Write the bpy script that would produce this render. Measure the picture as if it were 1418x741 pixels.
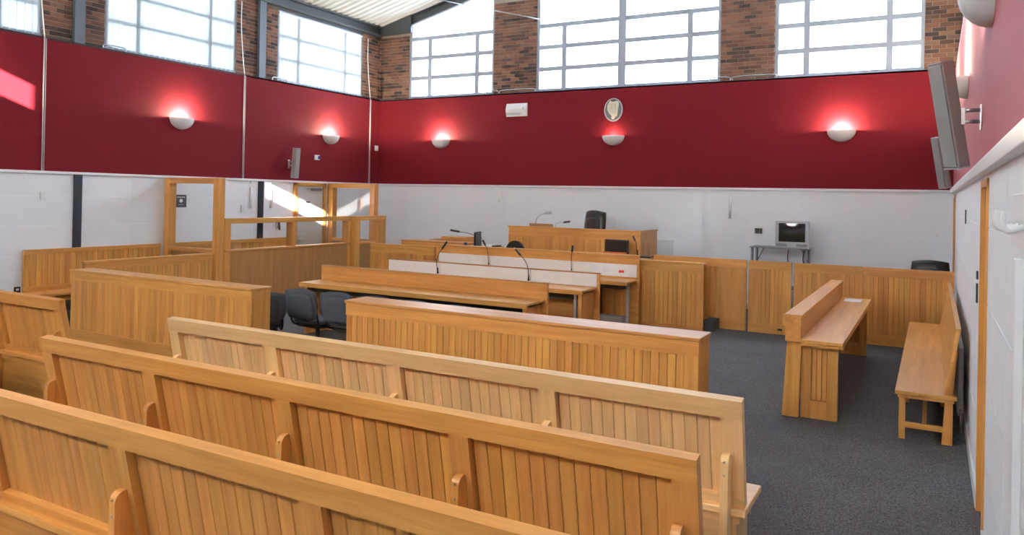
import bpy, bmesh, math, random
from mathutils import Vector, Matrix
random.seed(7)
S = bpy.context.scene
for o in list(bpy.data.objects): bpy.data.objects.remove(o)
COL = S.collection
R = math.radians

# ------------------------------------------------------------------ camera
cam_d = bpy.data.cameras.new('camera'); cam = bpy.data.objects.new('camera', cam_d); COL.objects.link(cam)
YAW, PITCH, ROLL = R(29.07), R(0.23), R(1.127)
fw = Vector((-math.sin(YAW)*math.cos(PITCH), math.cos(YAW)*math.cos(PITCH), math.sin(PITCH)))
rt = Vector((math.cos(YAW), math.sin(YAW), 0)); up = rt.cross(fw)
r2 = math.cos(ROLL)*rt + math.sin(ROLL)*up; u2 = -math.sin(ROLL)*rt + math.cos(ROLL)*up
m3 = Matrix((r2, u2, -fw)).transposed()
cam.matrix_world = Matrix.Translation((0, 0, 2.05)) @ m3.to_4x4()
cam_d.sensor_width = 36.0; cam_d.lens = 1050.4/1418*36; cam_d.shift_y = -102.0/1418
cam_d.clip_start = 0.02; cam_d.clip_end = 200
S.camera = cam

# ------------------------------------------------------------------ world, sun, exposure
w = bpy.data.worlds.new('overcast_sky'); S.world = w; w.use_nodes = True
bg = w.node_tree.nodes['Background']; bg.inputs[0].default_value = (0.68, 0.83, 1.0, 1); bg.inputs[1].default_value = 7.5
sun_d = bpy.data.lights.new('sun', 'SUN'); sun_d.energy = 60; sun_d.angle = R(0.3); sun_d.color = (1, .95, .88)
sun = bpy.data.objects.new('sun', sun_d); COL.objects.link(sun)
SUNV = Vector((-0.5, 1.0, -0.36)).normalized()
sun.rotation_euler = SUNV.to_track_quat('-Z', 'Y').to_euler(); sun.location = (4, -9, 9)
S.view_settings.view_transform = 'Standard'; S.view_settings.look = 'None'
S.view_settings.gamma = 1.0; S.view_settings.use_curve_mapping = False
S.view_settings.exposure = 1.05
try:
    S.cycles.use_denoising = True
    S.cycles.diffuse_bounces = 5; S.cycles.max_bounces = 12; S.cycles.transparent_max_bounces = 16
    S.cycles.sample_clamp_indirect = 8.0
    S.cycles.caustics_reflective = False; S.cycles.caustics_refractive = False
except Exception: pass

# ------------------------------------------------------------------ materials
MATS = {}
def principled(name, col, rough=.5, spec=.5, metal=0.0, noise=None, bump=None):
    if name in MATS: return MATS[name]
    m = bpy.data.materials.new(name); m.use_nodes = True; nt = m.node_tree; b = nt.nodes['Principled BSDF']
    b.inputs['Base Color'].default_value = (*col, 1); b.inputs['Roughness'].default_value = rough
    b.inputs['Specular IOR Level'].default_value = spec; b.inputs['Metallic'].default_value = metal
    if noise:
        scale, amt = noise
        tc = nt.nodes.new('ShaderNodeTexCoord'); n = nt.nodes.new('ShaderNodeTexNoise'); n.inputs['Scale'].default_value = scale; n.inputs['Detail'].default_value = 4
        nt.links.new(tc.outputs['Object'], n.inputs['Vector'])
        mx = nt.nodes.new('ShaderNodeMix'); mx.data_type = 'RGBA'
        mx.inputs[6].default_value = (*[c*(1-amt) for c in col], 1); mx.inputs[7].default_value = (*[min(1, c*(1+amt)) for c in col], 1)
        nt.links.new(n.outputs['Fac'], mx.inputs[0]); nt.links.new(mx.outputs[2], b.inputs['Base Color'])
    if bump:
        scale, st = bump
        tc = nt.nodes.new('ShaderNodeTexCoord'); n = nt.nodes.new('ShaderNodeTexNoise'); n.inputs['Scale'].default_value = scale; n.inputs['Detail'].default_value = 3
        nt.links.new(tc.outputs['Object'], n.inputs['Vector'])
        bp = nt.nodes.new('ShaderNodeBump'); bp.inputs['Strength'].default_value = st; bp.inputs['Distance'].default_value = .002
        nt.links.new(n.outputs['Fac'], bp.inputs['Height']); nt.links.new(bp.outputs[0], b.inputs['Normal'])
    MATS[name] = m; return m

OAK_TONES = {'oak': ((.73, .350, .098), (.54, .226, .052), .34),
             'pale': ((.90, .575, .28), (.77, .46, .195), .34),  # oak lightened by light glare put into the colour, for the farthest long bench
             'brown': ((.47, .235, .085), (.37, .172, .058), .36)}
def oak(tone, axis):
    name = 'oak_%s_%s' % (tone, 'xyz'[axis])
    if name in MATS: return MATS[name]
    light, dark, rough = OAK_TONES[tone]
    m = bpy.data.materials.new(name); m.use_nodes = True; nt = m.node_tree; b = nt.nodes['Principled BSDF']
    N = nt.nodes.new; Lk = nt.links.new
    tc = N('ShaderNodeTexCoord'); oi = N('ShaderNodeObjectInfo')
    ofs = N('ShaderNodeVectorMath'); ofs.operation = 'SCALE'; ofs.inputs[0].default_value = (17.3, 9.1, 23.7); Lk(oi.outputs['Random'], ofs.inputs['Scale'])
    add = N('ShaderNodeVectorMath'); add.operation = 'ADD'; Lk(tc.outputs['Object'], add.inputs[0]); Lk(ofs.outputs[0], add.inputs[1])
    mp = N('ShaderNodeMapping'); sc = [16, 16, 16]; sc[axis] = 0.9; mp.inputs['Scale'].default_value = sc; Lk(add.outputs[0], mp.inputs['Vector'])
    n1 = N('ShaderNodeTexNoise'); n1.inputs['Scale'].default_value = 1.0; n1.inputs['Detail'].default_value = 5; n1.inputs['Roughness'].default_value = .6; n1.inputs['Distortion'].default_value = .35; Lk(mp.outputs[0], n1.inputs['Vector'])
    mp2 = N('ShaderNodeMapping'); sc2 = [150, 150, 150]; sc2[axis] = 5.0; mp2.inputs['Scale'].default_value = sc2; Lk(add.outputs[0], mp2.inputs['Vector'])
    n2 = N('ShaderNodeTexNoise'); n2.inputs['Scale'].default_value = 1.0; n2.inputs['Detail'].default_value = 2; Lk(mp2.outputs[0], n2.inputs['Vector'])
    rp = N('ShaderNodeValToRGB'); rp.color_ramp.elements[0].position = .30; rp.color_ramp.elements[0].color = (*dark, 1)
    rp.color_ramp.elements[1].position = .68; rp.color_ramp.elements[1].color = (*light, 1); Lk(n1.outputs['Fac'], rp.inputs[0])
    mr = N('ShaderNodeMapRange'); mr.inputs[1].default_value = .35; mr.inputs[2].default_value = .7; mr.inputs[3].default_value = .92; mr.inputs[4].default_value = 1.04; Lk(n2.outputs['Fac'], mr.inputs[0])
    wn = N('ShaderNodeTexWhiteNoise'); wn.noise_dimensions = '1D'; Lk(oi.outputs['Random'], wn.inputs['W'])
    mv = N('ShaderNodeMapRange'); mv.inputs[3].default_value = .84; mv.inputs[4].default_value = 1.08; Lk(wn.outputs['Value'], mv.inputs[0])
    mul = N('ShaderNodeMath'); mul.operation = 'MULTIPLY'; Lk(mr.outputs[0], mul.inputs[0]); Lk(mv.outputs[0], mul.inputs[1])
    hs = N('ShaderNodeHueSaturation'); Lk(rp.outputs[0], hs.inputs['Color']); Lk(mul.outputs[0], hs.inputs['Value'])
    mh = N('ShaderNodeMapRange'); mh.inputs[3].default_value = .497; mh.inputs[4].default_value = .508; Lk(oi.outputs['Random'], mh.inputs[0]); Lk(mh.outputs[0], hs.inputs['Hue'])
    Lk(hs.outputs[0], b.inputs['Base Color']); b.inputs['Roughness'].default_value = rough; b.inputs['Specular IOR Level'].default_value = .5
    MATS[name] = m; return m

def glass(name, tint, refl):
    if name in MATS: return MATS[name]
    m = bpy.data.materials.new(name); m.use_nodes = True; nt = m.node_tree; nt.nodes.clear()
    out = nt.nodes.new('ShaderNodeOutputMaterial'); t = nt.nodes.new('ShaderNodeBsdfTransparent'); t.inputs[0].default_value = (*tint, 1)
    g = nt.nodes.new('ShaderNodeBsdfGlossy'); g.inputs['Roughness'].default_value = .01
    lw = nt.nodes.new('ShaderNodeLayerWeight'); lw.inputs['Blend'].default_value = .5
    pw = nt.nodes.new('ShaderNodeMath'); pw.operation = 'POWER'; pw.inputs[1].default_value = 5.0; nt.links.new(lw.outputs['Facing'], pw.inputs[0])
    fr = nt.nodes.new('ShaderNodeMath'); fr.operation = 'MULTIPLY_ADD'; fr.inputs[1].default_value = .9-refl; fr.inputs[2].default_value = refl; nt.links.new(pw.outputs[0], fr.inputs[0])
    mx = nt.nodes.new('ShaderNodeMixShader'); nt.links.new(fr.outputs[0], mx.inputs[0]); nt.links.new(t.outputs[0], mx.inputs[1]); nt.links.new(g.outputs[0], mx.inputs[2])
    nt.links.new(mx.outputs[0], out.inputs[0]); MATS[name] = m; return m

def emit(name, col, st):
    if name in MATS: return MATS[name]
    m = bpy.data.materials.new(name); m.use_nodes = True; b = m.node_tree.nodes['Principled BSDF']
    b.inputs['Base Color'].default_value = (*col, 1); b.inputs['Emission Color'].default_value = (*col, 1); b.inputs['Emission Strength'].default_value = st
    MATS[name] = m; return m

def brick_mat():
    m = bpy.data.materials.new('brick_clay'); m.use_nodes = True; nt = m.node_tree; b = nt.nodes['Principled BSDF']
    oi = nt.nodes.new('ShaderNodeObjectInfo'); rp = nt.nodes.new('ShaderNodeValToRGB'); nt.links.new(oi.outputs['Random'], rp.inputs[0])
    cs = [(0, (.036, .024, .022)), (.16, (.070, .042, .033)), (.38, (.150, .068, .045)), (.62, (.205, .095, .058)), (.82, (.25, .122, .075)), (1, (.17, .105, .075))]
    rp.color_ramp.elements[0].color = (*cs[0][1], 1); rp.color_ramp.elements[1].position = 1; rp.color_ramp.elements[1].color = (*cs[-1][1], 1)
    for p, c in cs[1:-1]: e = rp.color_ramp.elements.new(p); e.color = (*c, 1)
    tc = nt.nodes.new('ShaderNodeTexCoord'); n = nt.nodes.new('ShaderNodeTexNoise'); n.inputs['Scale'].default_value = 30; n.inputs['Detail'].default_value = 4
    nt.links.new(tc.outputs['Object'], n.inputs['Vector'])
    hs = nt.nodes.new('ShaderNodeHueSaturation'); mr = nt.nodes.new('ShaderNodeMapRange'); mr.inputs[3].default_value = .75; mr.inputs[4].default_value = 1.25
    nt.links.new(n.outputs['Fac'], mr.inputs[0]); nt.links.new(mr.outputs[0], hs.inputs['Value']); nt.links.new(rp.outputs[0], hs.inputs['Color']); nt.links.new(hs.outputs[0], b.inputs['Base Color'])
    b.inputs['Roughness'].default_value = .9; return m

def carpet_mat():
    m = bpy.data.materials.new('carpet_grey'); m.use_nodes = True; nt = m.node_tree; b = nt.nodes['Principled BSDF']
    tc = nt.nodes.new('ShaderNodeTexCoord')
    n = nt.nodes.new('ShaderNodeTexNoise'); n.inputs['Scale'].default_value = 95; n.inputs['Detail'].default_value = 3; n.inputs['Roughness'].default_value = .8
    n2 = nt.nodes.new('ShaderNodeTexNoise'); n2.inputs['Scale'].default_value = 2.0; n2.inputs['Detail'].default_value = 4
    nt.links.new(tc.outputs['Object'], n.inputs['Vector']); nt.links.new(tc.outputs['Object'], n2.inputs['Vector'])
    rp = nt.nodes.new('ShaderNodeValToRGB'); rp.color_ramp.elements[0].position = .36; rp.color_ramp.elements[0].color = (.035, .036, .042, 1)
    rp.color_ramp.elements[1].position = .68; rp.color_ramp.elements[1].color = (.215, .208, .212, 1); nt.links.new(n.outputs['Fac'], rp.inputs[0])
    hs = nt.nodes.new('ShaderNodeHueSaturation'); mr = nt.nodes.new('ShaderNodeMapRange'); mr.inputs[3].default_value = .8; mr.inputs[4].default_value = 1.2
    nt.links.new(n2.outputs['Fac'], mr.inputs[0]); nt.links.new(mr.outputs[0], hs.inputs['Value']); nt.links.new(rp.outputs[0], hs.inputs['Color']); nt.links.new(hs.outputs[0], b.inputs['Base Color'])
    bp = nt.nodes.new('ShaderNodeBump'); bp.inputs['Strength'].default_value = .4; bp.inputs['Distance'].default_value = .004
    nt.links.new(n.outputs['Fac'], bp.inputs['Height']); nt.links.new(bp.outputs[0], b.inputs['Normal'])
    b.inputs['Roughness'].default_value = .95; b.inputs['Specular IOR Level'].default_value = .15; return m

def blind_mat(name, tr, mixv, clear):
    m = bpy.data.materials.new(name); m.use_nodes = True; nt = m.node_tree; nt.nodes.clear()
    out = nt.nodes.new('ShaderNodeOutputMaterial'); d = nt.nodes.new('ShaderNodeBsdfDiffuse'); d.inputs[0].default_value = (.85, .87, .86, 1)
    t = nt.nodes.new('ShaderNodeBsdfTranslucent'); t.inputs[0].default_value = (*tr, 1)
    tp = nt.nodes.new('ShaderNodeBsdfTransparent'); tp.inputs[0].default_value = (.9, .95, 1, 1)
    mx = nt.nodes.new('ShaderNodeMixShader'); mx.inputs[0].default_value = mixv; nt.links.new(d.outputs[0], mx.inputs[1]); nt.links.new(t.outputs[0], mx.inputs[2])
    m2 = nt.nodes.new('ShaderNodeMixShader'); m2.inputs[0].default_value = clear; nt.links.new(mx.outputs[0], m2.inputs[1]); nt.links.new(tp.outputs[0], m2.inputs[2])
    nt.links.new(m2.outputs[0], out.inputs[0]); return m

M_WHITE = principled('wall_white_paint', (.83, .85, .88), .6, .3, noise=(3, .03), bump=(60, .25))
M_JOINT = principled('wall_joint', (.93, .94, .95), .8)
M_RED = principled('red_wall_fabric', (.175, .0085, .016), .75, .15, noise=(2.5, .06), bump=(220, .25))
_b = M_RED.node_tree.nodes['Principled BSDF']; _b.inputs['Sheen Weight'].default_value = .35; _b.inputs['Sheen Roughness'].default_value = .4; _b.inputs['Sheen Tint'].default_value = (1, .42, .46, 1)
M_TRIM = principled('white_trim', (.80, .81, .82), .35)
M_CONDUIT = principled('conduit_plastic', (.62, .58, .58), .4)
M_STEEL = principled('steel_dark_grey', (.055, .058, .060), .45)
M_COLUMN = principled('steel_column_grey', (.10, .12, .15), .4)
M_NAVY = principled('steel_navy', (.020, .030, .045), .4)
M_FRAME = principled('window_frame_grey', (.33, .36, .42), .4)
M_MORTAR = principled('mortar', (.37, .30, .25), .95, noise=(40, .15))
M_BRICK = brick_mat(); M_CARPET = carpet_mat(); M_BLIND = blind_mat('blind_fabric', (.50, .53, .53), .58, .06); M_SHEER = blind_mat('sheer_blind_fabric', (.86, .86, .84), .85, .0)
M_DECK = principled('roof_deck_white', (.60, .61, .60), .5, noise=(1.5, .07))
M_PLASTER = principled('sconce_plaster', (.62, .63, .64), .6)
M_BULB = emit('sconce_lamp', (1, .80, .50), 60)
M_WGLASS = glass('window_glass', (.985, .99, 1), .02)
M_SGLASS = glass('screen_glass', (.965, .98, .985), .05)
M_LAM = principled('white_laminate', (.90, .91, .91), .45)
M_FAB = principled('charcoal_fabric', (.075, .083, .10), .9, .2, bump=(400, .4))
M_BLACK = principled('black_plastic', (.010, .010, .011), .4)
M_LEATHER = principled('black_leather', (.008, .008, .009), .35)
M_CHROME = principled('brushed_metal', (.55, .56, .58), .3, metal=1.0)
M_GREYMET = principled('grey_metal', (.25, .27, .29), .4, metal=.6)
M_SPK = principled('speaker_grey', (.27, .285, .285), .55, bump=(500, .5))
M_SPKSIDE = principled('speaker_side', (.31, .275, .26), .6)
M_SILVER = principled('silver_plastic', (.50, .52, .55), .35)
M_SCREEN = principled('screen_glass_dark', (.02, .024, .026), .06, .6)
M_PAPER = principled('paper', (.86, .88, .92), .8)
M_ORANGE = principled('orange_card', (.62, .13, .035), .6)
M_REDS = principled('red_sticker', (.72, .03, .04), .5)
M_PLATE = principled('crest_grey', (.12, .14, .15), .45)
M_CREAM = principled('crest_cream', (.66, .64, .50), .5)
M_SIGN = principled('sign_navy', (.022, .030, .042), .4)
M_BLUE = principled('blue_plastic', (.02, .05, .30), .4)
M_DOOR = principled('door_grey_white', (.58, .59, .57), .35, noise=(2, .03))
M_PALEGREY = principled('pale_grey_paint', (.46, .48, .50), .5)
M_RAD = principled('radiator_white', (.70, .72, .74), .4)
M_STEP = principled('step_dark', (.05, .05, .055), .9)

# ------------------------------------------------------------------ builders
ORI = {}
def link(o, parent, c):
    COL.objects.link(o)
    if parent is not None:
        o.parent = parent; o.location = Vector(c) - ORI.get(parent, Vector((0, 0, 0)))
    else: o.location = c
    ORI[o] = Vector(c)
    return o
def thing(name, label, cat, loc=(0, 0, 0), rz=0, group=None, kind=None):
    o = bpy.data.objects.new(name, None); COL.objects.link(o); o.location = loc; o.rotation_euler = (0, 0, rz)
    o.empty_display_size = .1; ORI[o] = Vector((0, 0, 0)); tag(o, label, cat, group, kind); return o
def tag(o, label=None, cat=None, group=None, kind=None):
    if label: o['label'] = label
    if cat: o['category'] = cat
    if group: o['group'] = group
    if kind: o['kind'] = kind
    return o
def struct(o, label=None, cat=None): return tag(o, label, cat, kind='structure')
CACHE = {}
def boxmesh(sx, sy, sz, mat, bev):
    key = (round(sx, 4), round(sy, 4), round(sz, 4), mat.name, bev)
    if key in CACHE: return CACHE[key]
    bm = bmesh.new(); bmesh.ops.create_cube(bm, size=1.0)
    for v in bm.verts: v.co = (v.co.x*sx, v.co.y*sy, v.co.z*sz)
    if bev: bmesh.ops.bevel(bm, geom=bm.edges[:], offset=min(bev, .4*min(sx, sy, sz)), segments=2, affect='EDGES', profile=.5)
    me = bpy.data.meshes.new('box'); bm.to_mesh(me); bm.free(); me.materials.append(mat); CACHE[key] = me; return me
def B(name, x0, x1, y0, y1, z0, z1, mat, parent=None, bev=0, rot=None):
    """one box; mat may be an oak tone name (grain follows the longest side)"""
    if x1 < x0: x0, x1 = x1, x0
    if y1 < y0: y0, y1 = y1, y0
    if z1 < z0: z0, z1 = z1, z0
    s = (x1-x0, y1-y0, z1-z0)
    if isinstance(mat, str): mat = oak(mat, s.index(max(s)))
    o = bpy.data.objects.new(name, boxmesh(*s, mat, bev))
    link(o, parent, ((x0+x1)/2, (y0+y1)/2, (z0+z1)/2))
    if rot: o.rotation_euler = rot
    return o
def mesh(name, verts, faces, mat, parent=None, origin=(0, 0, 0), smooth=False):
    if isinstance(mat, str):
        ex = [max(v[i] for v in verts)-min(v[i] for v in verts) for i in range(3)]; mat = oak(mat, ex.index(max(ex)))
    me = bpy.data.meshes.new(name); ov = Vector(origin)
    me.from_pydata([tuple(Vector(v)-ov) for v in verts], [], faces); me.materials.append(mat); me.update()
    bm = bmesh.new(); bm.from_mesh(me); bmesh.ops.recalc_face_normals(bm, faces=bm.faces[:]); bm.to_mesh(me); bm.free()
    if smooth:
        for p in me.polygons: p.use_smooth = True
    o = bpy.data.objects.new(name, me); link(o, parent, origin); return o
def joinboxes(name, boxes, mat, parent=None):
    """several boxes that form ONE rigid frame"""
    vs, fs = [], []
    for (x0, x1, y0, y1, z0, z1) in boxes:
        b = len(vs); vs += [(x0, y0, z0), (x1, y0, z0), (x1, y1, z0), (x0, y1, z0), (x0, y0, z1), (x1, y0, z1), (x1, y1, z1), (x0, y1, z1)]
        fs += [tuple(b+i for i in f) for f in ((0, 3, 2, 1), (4, 5, 6, 7), (0, 1, 5, 4), (1, 2, 6, 5), (2, 3, 7, 6), (3, 0, 4, 7))]
    xs = [v[0] for v in vs]; ys = [v[1] for v in vs]; zs = [v[2] for v in vs]
    return mesh(name, vs, fs, mat, parent, ((min(xs)+max(xs))/2, (min(ys)+max(ys))/2, (min(zs)+max(zs))/2))
def prism(name, poly, a0, a1, axis, mat, parent=None):
    """extrude a 2-D outline along axis (0 x, 1 y, 2 z)"""
    n = len(poly); vs = []
    for a in (a0, a1):
        for (p, q) in poly: vs.append((a, p, q) if axis == 0 else (p, a, q) if axis == 1 else (p, q, a))
    fs = [tuple(range(n-1, -1, -1)), tuple(range(n, 2*n))] + [(i, (i+1) % n, n+(i+1) % n, n+i) for i in range(n)]
    c = [sum(v[i] for v in vs)/len(vs) for i in range(3)]
    return mesh(name, vs, fs, mat, parent, c)
def tube(name, pts, r, mat, parent=None, n=8, closed=False):
    pts = [Vector(p) for p in pts]; rs = r if isinstance(r, (list, tuple)) else [r]*len(pts)
    vs, fs = [], []; prev = None
    for i, p in enumerate(pts):
        if closed: t = pts[(i+1) % len(pts)]-pts[i-1]
        else: t = (pts[min(i+1, len(pts)-1)]-pts[max(i-1, 0)])
        t.normalize()
        if prev is None: a = t.orthogonal().normalized()
        else: a = (prev - t*prev.dot(t)).normalized()
        prev = a; b = t.cross(a)
        for k in range(n):
            an = 2*math.pi*k/n; vs.append(p+(a*math.cos(an)+b*math.sin(an))*rs[i])
    L = len(pts)
    for i in range(L if closed else L-1):
        j = (i+1) % L
        for k in range(n): fs.append((i*n+k, i*n+(k+1) % n, j*n+(k+1) % n, j*n+k))
    if not closed: fs += [tuple(range(n-1, -1, -1)), tuple((L-1)*n+k for k in range(n))]
    c = pts[0]
    return mesh(name, vs, fs, mat, parent, c, True)
def smoothpts(ctrl, k=6):
    P = [Vector(p) for p in ctrl]; out = []
    for i in range(len(P)-1):
        p0 = P[max(i-1, 0)]; p1 = P[i]; p2 = P[i+1]; p3 = P[min(i+2, len(P)-1)]
        for j in range(k):
            t = j/k; out.append(.5*((2*p1)+(p2-p0)*t+(2*p0-5*p1+4*p2-p3)*t*t+(-p0+3*p1-3*p2+p3)*t**3))
    out.append(P[-1]); return out
def plankmesh(w_, t_, h_, mat, c=.0035):
    key = ('plank', round(w_, 4), round(t_, 4), round(h_, 4), mat.name)
    if key in CACHE: return CACHE[key]
    x, y, z = w_/2, t_/2, h_/2
    poly = [(-x, y), (x, y), (x, -y+c), (x-c, -y), (-x+c, -y), (-x, -y+c)]
    vs = [(p, q, -z) for p, q in poly]+[(p, q, z) for p, q in poly]
    fs = [(5, 4, 3, 2, 1, 0), (6, 7, 8, 9, 10, 11)]+[(i, (i+1) % 6, 6+(i+1) % 6, 6+i) for i in range(6)]
    me = bpy.data.meshes.new('plank'); me.from_pydata(vs, [], fs); me.materials.append(mat); me.update()
    bm = bmesh.new(); bm.from_mesh(me); bmesh.ops.recalc_face_normals(bm, faces=bm.faces[:]); bm.to_mesh(me); bm.free()
    CACHE[key] = me; return me
def planks(parent, a0, a1, z0, z1, face, n, tone, axis='x', sgn=-1, t=.016, gap=.0022):
    """n upright boards; axis x: row along X, visible face towards sgn*Y at y=face; axis y: row along Y, face towards sgn*X at x=face"""
    pit = (a1-a0)/n; me = plankmesh(pit-gap, t, z1-z0, oak(tone, 2)); zc = (z0+z1)/2
    for i in range(n):
        a = a0+pit*(i+.5); o = bpy.data.objects.new('plank', me); j = random.uniform(-.0012, .0012)
        if axis == 'x': link(o, parent, (a, face-sgn*(t/2+j), zc)); o.rotation_euler = (0, 0, 0 if sgn < 0 else math.pi)
        else: link(o, parent, (face-sgn*(t/2+j), a, zc)); o.rotation_euler = (0, 0, math.pi/2 if sgn > 0 else -math.pi/2)

# ================================================================== THE ROOM
XL, XR, YB, YF = -12.08, 0.29, 14.90, -2.60
DADO, RTOP = 2.30, 4.39
EAVE, SLOPE, RIDGE = 6.20, .256, -5.73
def roofz(x): return EAVE + SLOPE*(x-XL) if x <= RIDGE else EAVE + SLOPE*(RIDGE-XL) - SLOPE*(x-RIDGE)

fl = B('floor', XL-.4, XR+.7, YF-.3, YB+.4, -.12, 0, M_CARPET); struct(fl, 'dark grey speckled carpet floor of the courtroom', 'floor')

ROWS = [.10, .54, 1.00, 1.46, 1.92, 2.27]
# left wall
wl = B('wall_left', XL-.34, XL-.003, YF-.3, YB+.3, 0, RTOP-.02, M_JOINT); struct(wl, 'left wall with white painted panels below dark red band', 'wall')
ys = [5.55+.90*i for i in range(-5, 11)]
for k in range(len(ROWS)-1):
    for i in range(len(ys)-1):
        y0, y1 = ys[i], min(ys[i+1], YB)
        if y1 <= y0: continue
        if y0 < 12.98 and y1 > 12.02:      # door opening
            if y0 < 12.0: y1 = 12.02
            elif y1 > 13.0: y0 = 12.98
            else: continue
            if y1-y0 < .04: continue
        B('wall_panel', XL-.02, XL, y0+.004, y1-.004, ROWS[k]+.004, ROWS[k+1]-.004, M_WHITE, wl)
for (y0, y1) in ((YF, 2.83), (2.83, 6.73), (6.73, 10.63), (10.63, 14.5), (14.5, YB)):
    B('red_panel', XL-.02, XL, y0+.0002, y1-.0002, DADO, RTOP, M_RED, wl)
o = B('trim_1', XL-.005, XL+.035, YF, YB, DADO-.03, DADO+.012, M_TRIM, None, .004); struct(o, 'white dado rail along the left wall', 'trim')
o = B('baseboard_left', XL, XL+.015, YF, YB, 0, .10, M_PALEGREY); struct(o, 'pale grey skirting along the left wall', 'baseboard')
# back wall
wb = B('wall_back', XL-.3, XR+.6, YB+.003, YB+.34, 0, RTOP-.02, M_JOINT); struct(wb, 'back wall with white panels below a dark red band', 'wall')
xs = [XL+.9*i for i in range(0, 14)]+[XR]
for k in range(len(ROWS)-1):
    for i in range(len(xs)-1):
        B('wall_panel', xs[i]+.0012, xs[i+1]-.0012, YB, YB+.02, ROWS[k]+.0012, ROWS[k+1]-.0012, M_WHITE, wb)
for (x0, x1) in ((XL, -8.55), (-8.55, -3.42), (-3.42, XR)):
    B('red_panel', x0+.0002, x1-.0002, YB, YB+.02, DADO, RTOP, M_RED, wb)
o = B('trim_2', XL, XR, YB-.03, YB+.005, DADO-.03, DADO+.012, M_TRIM, None, .004); struct(o, 'white dado rail along the back wall', 'trim')
o = B('baseboard_back', XL, XR, YB-.015, YB, 0, .10, M_PALEGREY); struct(o, 'pale grey skirting along the back wall', 'baseboard')
# right wall (two door openings)
D2 = (5.36, 6.05); D3 = (13.15, 13.95)
wr = joinboxes('wall_right', [(XR+.003, XR+.4, YF-.3, D2[0], 0, RTOP-.02), (XR+.003, XR+.4, D2[1], D3[0], 0, RTOP-.02), (XR+.003, XR+.4, D3[1], YB+.3, 0, RTOP-.02),
                              (XR+.003, XR+.4, D2[0], D2[1], 2.22, RTOP-.02), (XR+.003, XR+.4, D3[0], D3[1], 2.22, RTOP-.02)], M_JOINT)
struct(wr, 'right wall with white panels below a red band', 'wall')
segs = []
for (a, b) in ((YF, D2[0]), (D2[1], D3[0]), (D3[1], YB)):
    y = a
    while y < b-.01:
        segs.append((y, min(y+.95, b))); y += .95
for k in range(len(ROWS)-1):
    for (y0, y1) in segs: B('wall_panel', XR, XR+.02, y0+.004, y1-.004, ROWS[k]+.004, ROWS[k+1]-.004, M_WHITE, wr)
for (y0, y1) in ((YF, 3.0), (3.0, 7.0), (7.0, 11.0), (11.0, YB)): B('red_panel', XR, XR+.02, y0+.0002, y1-.0002, DADO, RTOP, M_RED, wr)
o = B('trim_3', XR-.05, XR+.005, YF, YB, DADO-.05, DADO+.03, M_TRIM, None, .006); struct(o, 'white dado rail along the right wall', 'trim')
joinb = [(XR-.015, XR, a, b, 0, .11) for (a, b) in ((YF, D2[0]), (D2[1], D3[0]), (D3[1], YB))]
o = joinboxes('baseboard_right', joinb, M_RAD); struct(o, 'white skirting along the right wall', 'baseboard')
# front wall behind the camera: three blinded windows, and two clear gable panes that let the sun in
SX1 = (-8.20, -7.35, 6.55, 7.02); SX2 = (-5.13, -4.10, 6.95, 7.33)
FWIN = [(-11.29, -8.89, RTOP, 5.93), (-7.30, -3.71, RTOP, 6.40), (-2.68, -.18, RTOP, 5.93)]
def wall_with_holes(x0, x1, z0, z1, holes, y0, y1):
    xs_ = sorted({x0, x1}|{h[0] for h in holes}|{h[1] for h in holes}); zs_ = sorted({z0, z1}|{h[2] for h in holes}|{h[3] for h in holes}); out = []
    for i in range(len(xs_)-1):
        run = None
        for k in range(len(zs_)-1):
            xm, zm = (xs_[i]+xs_[i+1])/2, (zs_[k]+zs_[k+1])/2
            if any(h[0] < xm < h[1] and h[2] < zm < h[3] for h in holes):
                if run is not None: out.append((xs_[i], xs_[i+1], y0, y1, run, zs_[k])); run = None
            elif run is None: run = zs_[k]
        if run is not None: out.append((xs_[i], xs_[i+1], y0, y1, run, z1))
    return out
wf = joinboxes('wall_front', wall_with_holes(XL-.3, XR+.6, 0, 8.1, [SX1, SX2]+FWIN, YF-.3, YF), M_WHITE); struct(wf, 'white wall behind the public seating', 'wall')
B('red_panel', XL, XR, YF, YF+.02, DADO, RTOP-.01, M_RED, wf)
for k, q in enumerate((SX1, SX2)):
    o = B('window_%d' % (9+k), q[0], q[1], YF-.16, YF-.155, q[2], q[3], M_WGLASS); struct(o, 'small clear gable pane behind the public seating', 'window')

# ------------------------------------------------------------------ brick piers over the red band
BW, BH, MJ = .215, .065, .010
def brickset(parent, u0, u1, z0, z1, plane, axis, face_sgn):
    """stretcher bond; axis 'x': face towards -Y at y=plane ; axis 'y': face towards face_sgn*X at x=plane"""
    nrow = int((z1-z0)/(BH+MJ)+.001)
    for r in range(nrow):
        u = u0 - (0 if r % 2 == 0 else (BW+MJ)/2); zc = z0+(BH+MJ)*(r+.5)
        while u < u1-.02:
            a, b = max(u, u0)+MJ/2, min(u+BW+MJ, u1)-MJ/2; u += BW+MJ
            if b-a < .03: continue
            d = .05; j = random.uniform(-.002, .002)
            if axis == 'x': o = bpy.data.objects.new('brick', boxmesh(round(b-a, 3), d, BH, M_BRICK, 0)); link(o, parent, ((a+b)/2, plane+d/2+j, zc))
            else: o = bpy.data.objects.new('brick', boxmesh(d, round(b-a, 3), BH, M_BRICK, 0)); link(o, parent, (plane-face_sgn*(d/2+j), (a+b)/2, zc))
XLU, YBU, XRU = XL-.10, YB+.10, XR+.10       # planes of brick and glass above the ledge
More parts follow.
